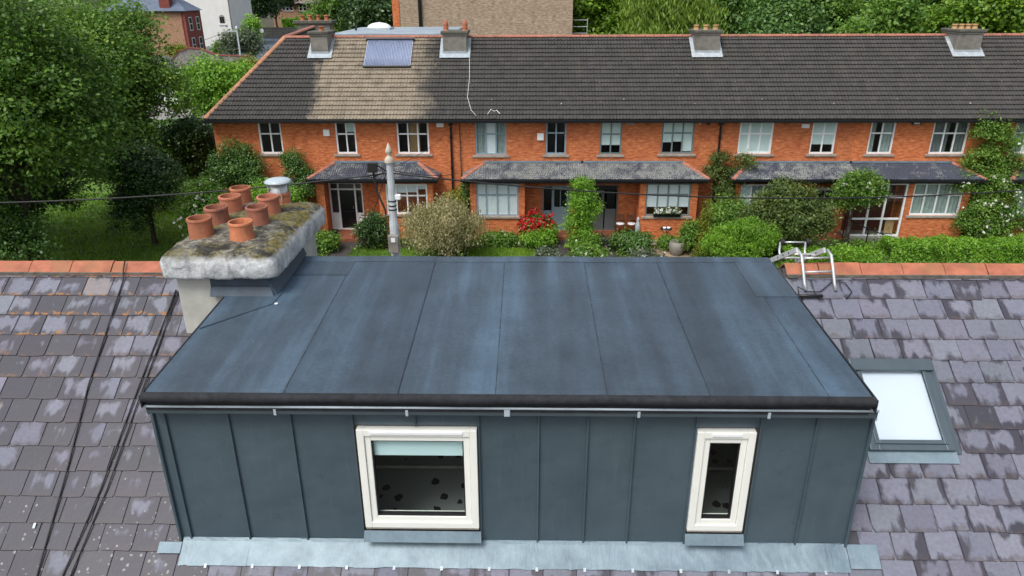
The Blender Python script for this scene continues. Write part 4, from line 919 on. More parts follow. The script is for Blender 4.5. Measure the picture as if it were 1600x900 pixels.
def capping(house, pts, name='ridge_capping', r=.13, mat=None, tile=.45, part='ridge_tile'):
    """a run of half-round clay tiles along a line; each tile a piece of its own under the bedding"""
    a, b = Vector(pts[0]), Vector(pts[1]); ln = (b-a).length; d = (b-a)/ln; s = d.cross(Vector((0, 0, 1))).normalized(); u = s.cross(d)
    bed = MB().tube([a-u*.05, b-u*.05], r*.55, 6).build(name, mortar, house); n = max(1, round(ln/tile))
    me = None
    for k in range(n):
        t = MB(); p, q = a+d*(ln*k/n+.006), a+d*(ln*(k+1)/n-.006)
        for pt in (p, q):
            for j in range(7): ang = math.pi*j/6; t.v.append(tuple(pt+s*math.cos(ang)*r+u*(math.sin(ang)*r*.75-.05)))
        for j in range(6): t.f.append((j, j+1, 8+j, 7+j))
        t.f += [tuple(range(6, -1, -1)), tuple(range(7, 14))]; t.build(part, mat or M_ridge_far, bed, smooth=False)
def far_chimney(house, x, w=1.1, npots=4, buff=True, hoods=False, zt=8.98):
    y0, y1 = 35.55, 36.95; s = MB().box(x-w/2, x+w/2, y0, y1, 7.4, zt-.02).build('chimney', M_stackfar, house, bevel=.01)
    MB().box(x-w/2-.09, x+w/2+.09, y0-.09, y1+.09, zt, zt+.13).build('chimney_cap', M_capfar, s, bevel=.03); MB().box(x-w/2-.04, x+w/2+.04, y0-.04, y1+.04, zt-.07, zt-.001).build('chimney_corbel', M_stackfar, s)
    slope_ = (RIDGE_Z-EAVE_Z)/(RIDGE_Y-EAVE_Y); zr = lambda y: EAVE_Z+(y-EAVE_Y)*slope_+.115
    t = MB(); t.slab((x-w/2-.17, y0-.22, zr(y0-.22)), (x+w/2+.17, y0-.22, zr(y0-.22)), (x+w/2+.17, y0+.0, zr(y0)), (x-w/2-.17, y0, zr(y0)), .02)
    t.box(x-w/2-.015, x+w/2+.015, y0-.015, y0-.002, zr(y0), zr(y0)+.12)
    for sx in (-1, 1):
        xa, xb = (x+sx*w/2, x+sx*(w/2+.17)); t.slab(*((min(xa, xb), y0, zr(y0)), (max(xa, xb), y0, zr(y0)), (max(xa, xb), 36.4, zr(36.4)), (min(xa, xb), 36.4, zr(36.4))), .02)
    t.build('lead_flashing', M_leadw, s)
    for i in range(npots):
        px = x+(i-(npots-1)/2)*(w-.2)/max(1, npots-1) if npots > 1 else x
        r = .125; h = .22 if not hoods else .17; MB().lathe((px, 36.2, zt+.12), [(r*1.1, 0), (r, .05), (r*.95, h-.05), (r*1.08, h-.04), (r*1.08, h), (r*.85, h), (r*.85, .05)], 14).build('chimney_pot', M_pot_buff if buff else M_pot, s, smooth=True)
        if hoods: MB().lathe((px, 36.2, zt+.12+h), [(r*.9, 0), (r*1.05, .10), (r*.8, .22), (r*.3, .30), (.01, .33)], 12).build('chimney_hood', M_pot_b, s, smooth=True)
def fascia(house, x0, x1, y, z):
    g = MB(); g.box(x0, x1, y-.10, y+.02, z-.13, z-.02); g.box(x0, x1, y+.02, YW-.004, z-.10, z-.07); g.build('gutter', M_blackgl, house, bevel=.01)
def porch_roof(house, xa, xb, hipl, hipr, mat, sl=1.0):
    ey, ez, ty, tz = 31.52, 2.98, YW-.004, 3.48; ta, tb = xa+(sl if hipl else 0), xb-(sl if hipr else 0)
    t = MB(); t.poly([(xa, ey, ez-.03), (xb, ey, ez-.03), (tb, ty, tz-.03), (ta, ty, tz-.03)])
    t.poly([(xa, ey, ez-.035), (xa, ty, ez-.035), (xb, ty, ez-.035), (xb, ey, ez-.035)])
    r_ = t.build('porch_roof', M_blackgl, house)
    stuff(tile_courses(xa, xb, ey, ez, ty, tz, (lambda f: xa+(ta-xa)*f) if hipl else None, (lambda f: xb+(tb-xb)*f) if hipr else None, .15, .21, .012).build('porch_slates', mat, r_))
    MB().box(ta-.05, tb+.05, ty-.12, ty-.002, tz-.01, tz+.06).build('lead_flashing', M_lead, r_)
    for on, x, tx, s in ((hipl, xa, ta, -1), (hipr, xb, tb, 1)):
        if not on: continue
        t = MB(); t.poly([(x, ey, ez), (tx, ty, tz), (x, ty, ez)] if s < 0 else [(x, ey, ez), (x, ty, ez), (tx, ty, tz)]); t.build('hip_slope', mat, r_)
        capping(r_, [(x, ey+.02, ez+.02), (tx, ty-.08, tz+.02)], 'hip_bedding', .11, M_ridge_far, .4, 'hip_tile')
    g = MB(); g.box(xa-.02, xb+.02, ey-.09, ey+.01, ez-.11, ez-.005); g.box(xa+.05, xb-.05, ey+.10, ey+.16, ez-.22, ez-.06); g.build('porch_gutter', M_blackgl, r_, bevel=.01)
def bay(house, x0, x1, win, cols, rows, mat, hang, **k):
    wx0, wx1, wz0, wz1 = win
    t = wall_holes(x0, x1, 0, 2.94, [(wx0, wx1, wz0, wz1)], YB, .28)
    t.quad((x0, YW, 0), (x0, YB, 0), (x0, YB, 2.94), (x0, YW, 2.94)); t.quad((x1, YB, 0), (x1, YW, 0), (x1, YW, 2.94), (x1, YB, 2.94))
    b = t.build('bay_wall', M_brick, house); glazing(house, 'bay_window', wx0, wx1, wz0, wz1, YB, cols, rows, mat, hang=hang, **k)
def door_leaf(house, x0, x1, z0, z1, mat, lights=1, y=YW):
    y0 = y+.10; d = MB().box(x0, x1, y0, y0+.05, z0, z1).build('door', mat, house, bevel=.006); w = x1-x0; h = z1-z0
    n = lights
    for i in range(n):
        a = x0+.10+(w-.2)*i/n+.02; b = x0+.10+(w-.2)*(i+1)/n-.02; MB().box(a, b, y0-.006, y0+.004, z0+h*.52, z1-.14).build('pane', M_blackgl, d)
    MB().box(x0+.12, x1-.12, y0-.012, y0+.002, z0+.14, z0+h*.44).build('door_panel', mat, d, bevel=.01)
    MB().tube([(x1-.08, y0-.05, z0+1.0), (x1-.08, y0-.05, z0+1.12)], .014, 6).build('handle', M_ladder, d)
    return d
def house_shell(x0, x1, label, holes, tiles, xl=None, name='terraced_house', hi=None):
    h = thing(name, (x0, YW, 0), label, 'house', 'terraced brick houses across the street')
    w = wall_holes(x0, x1, 0, EAVE_Z-.03, holes, YW).build('front_wall', M_brick, h)
    t = MB(); t.quad((x0, 41, 0), (x1, 41, 0), (x1, 41, 5.4), (x0, 41, 5.4)); t.build('rear_wall', M_render, h)
    lo = (xl(0) if xl else x0); lor = xl(1) if xl else x0
    t = MB(); t.poly([(lo, EAVE_Y, EAVE_Z-.03), (x1, EAVE_Y, EAVE_Z-.03), (x1, RIDGE_Y, RIDGE_Z-.03), (lor, RIDGE_Y, RIDGE_Z-.03)]); t.poly([(x1, RIDGE_Y, RIDGE_Z-.03), (x1, 41.2, 5.4), (lor, 41.2, 5.4), (lor, RIDGE_Y, RIDGE_Z-.03)]); rf = t.build('roof', tiles, h)
    stuff(tile_courses(lo, x1, EAVE_Y, EAVE_Z, RIDGE_Y, RIDGE_Z, xl).build('roof_tiles', tiles, rf))
    capping(h, [(lor, RIDGE_Y, RIDGE_Z+.05), (x1, RIDGE_Y, RIDGE_Z+.05)])
    fascia(h, lo, x1, EAVE_Y, EAVE_Z); return h
UZ0, UZ1 = 3.86, 5.34
def downpipe(h, x):
    t = MB(); t.tube([(x, YW-.07, 5.36), (x, YW-.07, .1)], .05, 8); t.box(x-.09, x+.09, YW-.15, YW-.003, 5.20, 5.42)
    for z in (4.6, 3.2, 1.8): t.box(x-.07, x+.07, YW-.12, YW-.003, z, z+.05)
    t.build('downpipe', M_blackgl, h)
def fit_box(h, name, x0, x1, z0, z1, mat, d=.08): return MB().box(x0, x1, YW-d, YW-.002, z0, z1).build(name, mat, h, bevel=.012)
W3, W2c = [1, 1.05, 1], [1, 1]

# end house with hipped roof
AX0, AX1 = -14.45, -9.7
hipx = lambda f: -14.62 + (-11.85+14.62)*f
hA = house_shell(AX0, AX1, 'end terrace house with hipped dark roof and one small upstairs window', [(-12.38, -11.31, UZ0, UZ1), (-12.5, -11.0, 1.0, 2.5)], tile_mat('end house tiles', 4.55, 9.0), hipx)
glazing(hA, 'window', -12.38, -11.31, UZ0, UZ1, YW, [1, .95], [.36, .64], M_white, hang=None)
glazing(hA, 'window', -12.5, -11.0, 1.0, 2.5, YW, W3, [.36, .64], M_white)
MB().box(-12.75, -10.75, YW-.75, YW-.003, 2.62, 2.72).build('canopy', M_lead, hA, bevel=.02)
t = MB(); t.quad((AX0, 41, 0), (AX0, YW, 0), (AX0, YW, 5.4), (AX0, 41, 5.4)); t.build('gable_wall', M_brick, hA)
t = MB(); t.poly([(-14.62, EAVE_Y, EAVE_Z-.02), (-11.85, RIDGE_Y, RIDGE_Z-.02), (-13.1, 46.2, RIDGE_Z+.08), (-16.6, 47.2, EAVE_Z)]); t.poly([(-11.85, RIDGE_Y, RIDGE_Z-.02), (-9.9, 41, 6.6), (-10.4, 47, 6.6), (-13.1, 46.2, RIDGE_Z+.08)]); t.build('wing_roof', M_tile, hA)
capping(hA, [(-14.62, EAVE_Y+.05, EAVE_Z+.05), (-11.85, RIDGE_Y, RIDGE_Z+.05)], 'hip_bedding', .14, plain('orange hip tiles', (0.42, 0.20, 0.11), .85, .15, 5, dirt=(.2, .15, .09)), .42, 'hip_tile')
capping(hA, [(-11.85, RIDGE_Y, RIDGE_Z+.05), (-13.05, 46.0, RIDGE_Z+.14)], 'ridge_capping', .14)
far_chimney(hA, -9.9, .82, 1, False)
w = .0
ch = MB().box(-14.1, -12.1, 46.2, 47.2, 6.0, 9.05).build('rear_chimney', M_stackfar, hA); MB().box(-14.3, -11.9, 46.05, 47.35, 9.05, 9.23).build('chimney_cap', M_capfar, ch, bevel=.03)
for i in range(4): MB().lathe((-13.85+.5*i, 46.6, 9.22), [(.15, 0), (.13, .05), (.125, .25), (.15, .27), (.15, .32), (.11, .32), (.11, .1)], 14).build('chimney_pot', M_pot, ch, smooth=True)

hB = house_shell(-9.7, -3.42, 'terrace house with tan roof tiles, solar tubes and a black front door', [(-8.81, -7.86, UZ0, UZ1), (-5.97, -4.49, UZ0, UZ1), (-9.40, -7.79, .15, 2.5)], tile_mat('washed tan tiles', -.25, 5.35))
glazing(hB, 'window', -8.81, -7.86, UZ0, UZ1, YW, [1, .9], [.37, .63], M_white, hang=[None, ('blind', .3)])
glazing(hB, 'window', -5.97, -4.49, UZ0, UZ1, YW, W3, [.37, .63], M_white, hang=[None, ('ochre', 1), None])
fr = ring(MB(), -9.40, -7.79, .15, 2.5, .07, YW+.06, YW+.16); fr.box(-9.0, -8.93, YW+.06, YW+.16, .22, 2.43); fr.box(-8.20, -8.13, YW+.06, YW+.16, .22, 2.43); fr.box(-9.33, -7.86, YW+.062, YW+.158, 2.12, 2.19)
fr = fr.build('door_frame', M_white, hB)
for a, b in ((-9.33, -9.0), (-8.13, -7.86)):
    MB().box(a+.02, b-.02, YW+.10, YW+.106, 1.0, 2.10).build('pane', M_glass, fr); MB().box(a+.004, b-.004, YW+.09, YW+.13, .22, .99).build('door_panel', M_white, fr)
for a, b in ((-9.33, -9.0), (-8.93, -8.2), (-8.13, -7.86)): MB().box(a+.01, b-.01, YW+.10, YW+.106, 2.2, 2.42).build('pane', M_glass, fr)
door_leaf(hB, -8.92, -8.21, .22, 2.11, M_blackgl, 2)
t = MB(); t.box(-9.40, -7.79, YW+.5, YW+.52, .1, 2.5); t.build('hall_interior', M_room, hB)
bay(hB, -6.83, -4.31, (-6.50, -4.57, 1.22, 2.66), [1, 1.25, 1.2, .95], [.38, .62], M_white, [None, ('white', .28), ('white', .26), ('white', .15)])
MB().box(-9.75, -9.35, YB, YB+.42, 0, 2.94).build('brick_pillar', M_brick, hB)
porch_roof(hB, -9.98, -4.0, True, True, porch_slate_mat('grey porch slates', .45))
fit_box(hB, 'alarm_box', -9.35, -9.06, 4.70, 5.0, M_white); fit_box(hB, 'vent', -4.11, -3.78, 5.10, 5.29, M_white, .05)
downpipe(hB, -3.46); far_chimney(hB, -3.42, 1.12, 2, False, True)
# evacuated-tube solar collector on the tan roof
def frp(x, v, h): 
    ln = math.hypot(RIDGE_Y-EAVE_Y, RIDGE_Z-EAVE_Z); dy, dz = (RIDGE_Y-EAVE_Y)/ln, (RIDGE_Z-EAVE_Z)/ln; return Vector((x, EAVE_Y+dy*v-dz*h, EAVE_Z+dz*v+dy*h))
sp = thing('solar_collector', frp(-6.6, 4.0, .06), 'bank of silver blue solar tubes on the tan tiled roof', 'solar panel', None)
S0, S1, V0, V1 = -7.72, -5.5, 3.25, 5.05
M_tubeglass = plain('solar tube glass', (0.24, 0.31, 0.50), .15, .05, 3, .0, bumps=0)
M_refl = plain('silver reflector', (0.80, 0.83, 0.88), .35, .04, 3, .2, bumps=0)
t = MB(); t.slab(frp(S0, V0, .07), frp(S1, V0, .07), frp(S1, V1, .07), frp(S0, V1, .07), .02); t.build('reflector_tray', M_refl, sp)
for i in range(30):
    x = S0+.05+(S1-S0-.1)*i/29; MB().tube([frp(x, V0+.04, .135), frp(x, V1-.02, .135)], .022, 6).build('collector_tube', M_tubeglass, sp, smooth=True)
MB().tube([frp(S0-.06, V1+.04, .15), frp(S1+.06, V1+.04, .15)], .075, 8).build('manifold', M_blk, sp); MB().tube([frp(S0-.02, V0, .12), frp(S1+.02, V0, .12)], .05, 8).build('foot_rail', M_blk, sp)
for x in (S0, S1): MB().tube([frp(x, V0-.02, .06), frp(x, V1, .06)], .025, 6).build('frame_rail', M_blk, sp)

hC = house_shell(-3.42, 2.6, 'terrace house with pale blue window frames and pale blue front door', [(-2.36, -.92, UZ0-.05, UZ1), (.90, 1.84, UZ0-.03, UZ1), (.78, 2.12, .15, 2.36)], M_tile)
glazing(hC, 'window', -2.36, -.92, UZ0-.05, UZ1, YW, [1, 1.1, .95], [.36, .64], M_bluef, hang=[('curtain', 1), ('white', 1), ('curtain', 1)])
glazing(hC, 'window', .90, 1.84, UZ0-.03, UZ1, YW, W2c, [.33, .67], M_bluef, hang=None)
bay(hC, -2.59, -.06, (-2.31, -.35, 1.13, 2.70), [.85, 1.1, 1.1, .85], [.34, .66], M_bluef, [('white', 1)]*4)
ring(MB(), .78, 2.12, .15, 2.36, .06, YW+.06, YW+.16).build('door_frame', M_bluef, hC)
door_leaf(hC, 1.22, 2.05, .21, 2.30, M_bluef, 2); sl_ = MB().box(.84, 1.20, YW+.10, YW+.14, .21, 1.12).build('side_panel', M_bluef, hC); MB().box(.86, 1.18, YW+.10, YW+.106, 1.13, 2.28).build('pane', M_blackgl, sl_)
porch_roof(hC, -2.95, 2.6, True, False, M_porch)
fit_box(hC, 'alarm_box', .50, .80, 4.5, 4.82, M_white); 

hD = house_shell(2.6, 8.85, 'terrace house with sage grey window frames and flowering window box', [(3.39, 4.39, UZ0-.03, UZ1), (6.20, 7.68, UZ0, UZ1), (2.88, 4.36, .15, 2.40)], M_tile)
glazing(hD, 'window', 3.39, 4.39, UZ0-.03, UZ1, YW, W2c, [.37, .63], M_greyf, hang=[('blind', .74), ('blind', .74)])
glazing(hD, 'window', 6.20, 7.68, UZ0, UZ1, YW, W3, [.34, .66], M_greyf, hang=[('blind', .66), ('blind', .64), ('blind', .97)])
bay(hD, 5.23, 7.89, (5.52, 7.58, 1.14, 2.70), [1, 1.02, 1.02, 1], [.33, .67], M_greyf, [('white', .75), ('white', .76), ('white', .74), ('white', .75)])
ring(MB(), 2.88, 4.36, .15, 2.40, .06, YW+.06, YW+.16).build('door_frame', M_greyd, hD)
door_leaf(hD, 2.98, 3.72, .21, 2.10, M_greyd, 2); sl_ = MB().box(3.78, 4.28, YW+.10, YW+.14, .21, 1.2).build('side_panel', M_greyd, hD); MB().box(3.84, 4.22, YW+.10, YW+.106, 1.22, 2.1).build('pane', M_blackgl, sl_); MB().box(2.95, 4.29, YW+.10, YW+.13, 2.12, 2.33).build('fanlight', M_blackgl, hD)
porch_roof(hD, 2.6, 8.28, False, True, M_porch)
fit_box(hD, 'vent', 4.54, 4.92, 5.20, 5.37, M_conc, .05); fit_box(hD, 'vent', 8.20, 8.34, 5.18, 5.32, M_blk, .03); fit_box(hD, 'security_light', 7.86, 7.92, 5.22, 5.34, M_white, .06); downpipe(hD, 8.84); far_chimney(hD, 8.55, 1.12, 3, True)

hE = house_shell(8.85, 14.95, 'terrace house with white window frames half hidden by a spreading shrub', [(9.72, 11.26, UZ0, UZ1+.02), (13.0, 14.12, UZ0, UZ1+.02), (13.55, 14.62, .15, 2.3)], M_tile)
glazing(hE, 'window', 9.72, 11.26, UZ0, UZ1+.02, YW, [.8, 1, .95], [.38, .62], M_white, hang=[('blind', 1)]*3, thickbars=(1,))
glazing(hE, 'window', 13.0, 14.12, UZ0, UZ1+.02, YW, W2c, [.38, .62], M_white, hang=[('blind', .74), ('blind', .74)])
bay(hE, 9.59, 12.25, (9.82, 11.9, 1.15, 2.66), [.8, 1, 1, .8], [.4, .6], M_white, [('blind', 1), ('curtain', 1), ('curtain', 1), ('curtain', 1)])
door_leaf(hE, 13.62, 14.55, .2, 2.25, M_white, 2); porch_roof(hE, 9.30, 14.95, True, False, porch_slate_mat('half frosted porch slates', .62))
fit_box(hE, 'vent', 12.48, 12.83, 5.05, 5.24, M_white, .05)

hF = house_shell(14.95, 21.0, 'terrace house with white glazed porch and four-light ground floor window', [(15.62, 16.75, UZ0, UZ1+.02), (18.44, 20.05, UZ0, UZ1+.03)], M_tile)
glazing(hF, 'window', 15.62, 16.75, UZ0, UZ1+.02, YW, W2c, [.36, .64], M_white, hang=[('curtain', .4), ('curtain', 1)])
glazing(hF, 'window', 18.44, 20.05, UZ0, UZ1+.03, YW, W3, [.37, .63], M_white, hang=[('dark', 1), ('dark', .4), ('dark', 1)])
bay(hF, 17.42, 20.25, (17.67, 19.93, 1.20, 2.72), [.9, 1, 1, .9], [.36, .64], M_white, [('curtain', 1)]*4)
glazing(hF, 'glazed_porch', 15.0, 17.40, .18, 2.72, YB, [1, 1, 1.15], [.24, .44, .32], M_white, fw_=.085, bar=.09, sill=False, room=False, rec=.02)
MB().box(14.98, 17.40, YB-.25, YW-.002, 0, .17).build('doorstep', M_conc, hF)
t = MB(); t.box(15.1, 17.3, YW-.03, YW-.012, .2, 2.7); t.build('porch_interior', plain('maroon door', (.10, .018, .015), .6, .1, 3), hF); MB().box(16.75, 17.15, YB+.14, YB+.16, .3, .98).build('letter_panel', M_pot_buff, hF)
porch_roof(hF, 14.95, 20.6, False, True, M_porch_b); MB().box(17.38, 17.78, YW-.1, YW-.002, 5.2, 5.38).build('alarm_box', M_blk, hF, bevel=.02); MB().box(17.46, 17.72, YW-.106, YW-.101, 5.23, 5.34).build('alarm_face', M_white, hF)
far_chimney(hF, 20.75, 1.15, 4, True)

hG = house_shell(21.0, 27.2, 'terrace house behind the tall white-flowered climber, mostly out of frame', [(22.1, 23.7, UZ0, UZ1+.04)], M_tile)
glazing(hG, 'window', 22.1, 23.7, UZ0, UZ1+.04, YW, W3, [.36, .64], M_white, hang=[('curtain', 1), ('blind', 1), ('curtain', 1)])
bay(hG, 21.95, 24.6, (22.25, 24.2, 1.15, 2.66), [.8, 1, 1, .8], [.4, .6], M_white, [('white', 1)]*4); porch_roof(hG, 21.7, 27.2, True, False, M_porch_b)
# loose white lead down the roof and an old aerial wire
cable('aerial_wire', [frp(-2.7, 5.0, .09), frp(-2.72, 3.9, .09), frp(-2.66, 2.6, .09), frp(-2.70, 1.3, .09), frp(-2.5, .5, .09), frp(-2.25, .15, .09)], .009, 'pale loose wire hanging down the dark tiles beside the tan roof', M_white)
tag(MB().tube([frp(-1.75, .25, .09), frp(-1.6, .55, .09), frp(-1.45, .42, .09), frp(-1.35, .5, .09), frp(-1.2, .28, .09)], .013, 6).build('plastic_scrap', M_white, None, loc=frp(-1.5, .3, .05)), 'white scrap of plastic strip lying on the dark tiles above the gutter', 'scrap')

# rear roof storey of the tan-roofed house
an = thing('rear_extension', (-7, 38, 0), 'flat grey roof with domed skylight rising behind the tan roof', 'extension')
MB().box(-9.6, -3.9, 37.75, 44.2, 4.5, 8.80).build('wall', M_lead, an); MB().box(-9.75, -3.75, 37.6, 44.4, 8.80, 8.92).build('flat_roof', plain('grey roof membrane', (.30, .36, .41), .5, .1, 1.2, dirt=(.22, .27, .32)), an, bevel=.03)
sk = MB().box(-8.85, -7.45, 40.9, 42.3, 8.92, 9.02).build('skylight_kerb', M_leadw, an); MB().lathe((-8.15, 41.6, 9.02), [(.66, 0), (.60, .10), (.42, .20), (.2, .25), (.01, .27)], 20).build('skylight_dome', M_white, sk, smooth=True)
MB().tube([(-9.2, 40.5, 8.9), (-9.2, 40.5, 9.2)], .06, 8).build('vent_pipe', M_blk, an)

# buff brick block behind
bb = thing('brick_block', (-3, 54, 0), 'tall buff brick building with black downpipe behind the terrace', 'building')
t = MB(); t.box(-9.05, 3.26, 54, 66, 0, 11.6); t.build('wall', M_tan, bb)
t = MB(); t.slab((-9.7, 53.7, 11.4), (3.6, 53.7, 11.4), (2.0, 60, 14.8), (-8, 60, 14.8), .1); t.slab((3.65, 53.7, 11.35), (3.65, 66.3, 11.35), (2.0, 60.2, 14.8), (2.0, 60, 14.8), .1); t.build('roof', M_tile, bb)
MB().box(-9.55, -9.055, 53.95, 66, 0, 11.5).build('red_brick_quoin', M_brick, bb); MB().tube([(-7.58, 53.9, 11.4), (-7.55, 53.9, 4)], .13, 8).build('downpipe', M_blackgl, bb)
t = MB(); 
for k in range(3): t.tube([(3.3, 55, 8.0+.45*k), (4.4, 55, 8.0+.45*k)], .03, 6)
t.tube([(4.4, 55, 7), (4.4, 55, 9.0)], .04, 6); t.build('railing', M_ladder, bb)
# ------------------------------------------------------------------ utility pole and overhead cables
PX, PY = -3.30, 17.0
ptop = at_depth(608, 246, PY); pb = at_depth(622, 408, PY)
pole = thing('utility_pole', (pb.x, PY, .12), 'pale grey tapered utility pole with cream finial, before the tan-roofed house', 'pole')
PX = ptop.x; zt = ptop.z; zs_ = at_depth(618, 345, PY).z; zj_ = at_depth(622, 384, PY-.3).z
def sq(t, z0, z1, r0, r1, x=PX, y=PY, seg=8): t.lathe((x, y, 0), [(r0, z0), (r1, z1)], seg); return t
t = MB(); t.lathe((PX, PY, 0), [(.13, .12), (.118, zs_-.75), (.115, zs_-.1), (.10, zs_+.1), (.098, zs_+.5), (.085, zt-.3), (.08, zt), (.001, zt)], 12); t.build('post', M_pole, pole, smooth=False)
MB().lathe((PX, PY, zt), [(.12, -.12), (.12, -.06), (.09, 0), (.05, .04), (.04, .07), (.08, .12), (.085, .17), (.05, .25), (.02, .33), (.001, .36)], 16).build('finial', M_finial, pole, smooth=True)
MB().box(PX-.13, PX+.13, PY-.26, PY-.11, zj_-.22, zj_+.24).build('junction_box', M_stone, pole, bevel=.02); MB().box(PX-.05, PX+.05, PY-.267, PY-.262, zj_+.08, zj_+.19).build('number_plate', M_white, pole)
for z in (zs_+.28, zs_+.38, zs_+.5): MB().lathe((PX, PY, z), [(.099, 0), (.108, .01), (.108, .03), (.099, .04)], 12).build('strap', M_blk, pole)
t = MB(); t.tube([(PX, PY, zt-.4), (PX-.30, PY-.05, zt-.18), (PX-.42, PY-.05, zt-.15)], .022, 6); t.box(PX-.52, PX-.30, PY-.12, PY+.02, zt-.35, zt-.12); t.tube([(PX-.42, PY, zt-.3), (PX-.36, PY-.05, zt-.8), (PX-.15, PY-.15, zt-1.3), (PX-.16, PY-.12, zs_+.2)], .028, 6); t.tube([(PX-.5, PY, zt-.2), (PX-.62, PY, zt-.45), (PX-.45, PY, zt-.5), (PX-.15, PY, zt-.36)], .014, 6); t.build('cable_bracket', M_blk, pole)
MB().box(PX+.08, PX+.22, PY-.06, PY+.06, zs_+.55, zs_+.68).build('camera_arm', M_white, pole, bevel=.02)
def span(a, b, sag, n=24): a, b = Vector(a), Vector(b); return [a+(b-a)*(k/n)+Vector((0, 0, -4*sag*(k/n)*(1-k/n))) for k in range(n+1)]
pj = Vector((PX, PY, zt-.38))
lft = at_depth(-60, 318, 16.0); cable('overhead_cable', span(pj, lft, .15), .020, 'overhead cable sagging left from the pole across the big trees')
rgt = at_depth(1660, 292, 19.5); cable('overhead_cable', span(pj, rgt, .47), .020, 'overhead cable sagging right from the pole across the brick houses')
brk = Vector((-3.1, YW-.2, 3.0)); cable('overhead_cable', span(pj+Vector((.02, .05, .05)), brk, .12), .012, 'service cable from the pole to the wall bracket beside the downpipe')
cable('overhead_cable', span(pj+Vector((0, .05, .1)), (-3.9, YW-.1, 4.6), .1), .008, 'thin wire from the pole up to the wall under the gutter')
cable('overhead_cable', span(pj+Vector((-.1, 0, 0)), at_depth(555, 405, 24), .1), .010, 'thin wire slanting down from the pole towards the black-doored house')
cable('overhead_cable', span(pj+Vector((.9, 9, -4.0)), on_ground(645, 405)+Vector((0, 0, .2)), .02), .012, 'thin stay wire slanting before the straw coloured weeping shrub')
tag(MB().tube([(-3.05, YW-.10, 5.3), (-3.04, YW-.08, 3.1), (-3.02, YW-.08, .3)], .022, 6).build('wall_cable', M_cable, None, loc=(-3.05, YW-.1, .3)), 'black cable fixed down the brick wall right of the downpipe', 'cable')

# ------------------------------------------------------------------ front gardens
def gz(px, py, Y): return at_depth(px, py, Y)
def plant(name, cx, x0, x1, ytop, Y, lk, label, seed, depth=None, zb=0.0, **k):
    """a plant standing at distance Y whose spread and height were read off the photo"""
    a, b = at_depth(x0, ytop+20, Y), at_depth(x1, ytop+20, Y); top = at_depth(cx, ytop, Y); w = (b.x-a.x)/2
    k['nclump'] = int(k.get('nclump', 110)*1.9); k['leaf'] = k.get('leaf', .085)*1.15
    return shrub(name, ((a.x+b.x)/2, Y, zb), (w*1.12, (depth or w)*1.05, (top.z-zb)*1.06), lk, label, seed=seed, **k)
plant('weeping_shrub', 690, 634, 748, 318, 29.3, 'straw', 'straw coloured weeping shrub, domed, beside the utility pole', 11, nclump=420, per=40, clump_r=.16, leaf=.085, droop=.55, flat=1.3, nl=11, aspect=.4)
plant('column_shrub', 911, 889, 934, 284, 30.0, 'bright', 'tall narrow bright green column shrub before the paired doors', 12, shape='column', nl=9, nclump=230, per=34, clump_r=.13, leaf=.07)
plant('golden_conifer', 1103, 1090, 1114, 322, 29.4, 'yellow', 'slim golden green conifer beside the leafy hedge', 13, shape='cone', nl=8, nclump=120, per=30, clump_r=.09, leaf=.06)
plant('round_shrub', 1078, 1060, 1096, 350, 29.8, 'mid', 'small rounded green shrub beside the golden conifer', 14, nclump=110)
plant('leafy_shrub', 1135, 1100, 1178, 308, 30.4, 'mid', 'broad leafy green shrub between the downpipe and the spreading shrub', 15, nclump=260, per=30, depth=.9)
plant('spreading_shrub', 1222, 1165, 1290, 294, 29.6, 'olive', 'large spreading olive green shrub before the white-framed bay', 16, nclump=460, per=34, clump_r=.18, leaf=.1, nl=13, depth=1.3)
plant('grassy_mound', 1150, 1105, 1215, 345, 28.4, 'bright', 'long bright green grassy hedge mound below the spreading shrub', 17, nclump=380, per=40, clump_r=.13, leaf=.09, droop=.5, depth=.8, flat=.7, aspect=.3)
plant('climbing_rose', 1338, 1295, 1378, 262, 31.0, 'mid', 'white-flowered climbing rose over the glazed porch post', 18, zb=1.45, nclump=300, per=30, clump_r=.15, leaf=.085, flowers=(M_flowerw, 34, .10), depth=.55, stem=False)
cr = [o for o in C.objects if o.name == 'climbing_rose'][0]; cp = cr.location
t = MB(); t.tube([(cp.x+.1, cp.y, 0), (cp.x+.05, cp.y, .8), (cp.x+.12, cp.y, 1.6), (cp.x, cp.y, 2.4)], [.06, .05, .045, .02], 7); t.tube([(cp.x+.2, cp.y+.05, 0), (cp.x+.16, cp.y, 1.0), (cp.x-.2, cp.y, 2.2)], [.04, .04, .015], 6); t.build('stem', M_bark, cr)
def climber(name, lob, leaf, label, seed, base, n=520, fl=50, leafs=.09, cr_=.17, per=32):
    rg = np.random.default_rng(seed); tt = thing(name, base, label, 'climber'); mb = MB(); b0 = Vector(base)
    for l in lob: mb.tube([b0, (b0+Vector(l[:3]))/2+Vector((0, .1, .2)), l[:3]], [.04, .03, .01], 5)
    mb.build('stem', M_bark, tt); P, Nn, S, T = lobes_cloud(rg, lob, n, per, cr_, leafs); k = (P[:, 1] < YW-.01) & (P[:, 2] > .02); P, Nn, S, T = P[k], Nn[k], S[k], T[k]
    cloud_mesh('foliage', P, Nn, S, T, LF[leaf], tt, rng=rg)
    if fl:
        idx = rg.choice(np.where(P[:, 1] < np.median(P[:, 1])-.1)[0], fl); q = P[idx]+np.array([0, -.14, .05]); PP = np.repeat(q, 5, 0)+rg.normal(size=(5*fl, 3))*.03
        stuff(cloud_mesh('blossom', PP, unit(rg, 5*fl)+np.array([0, -.8, .6]), .10*rg.uniform(.6, 1.1, 5*fl), rg.uniform(0, 1, 5*fl), M_flowerw, tt, .9, rng=rg))
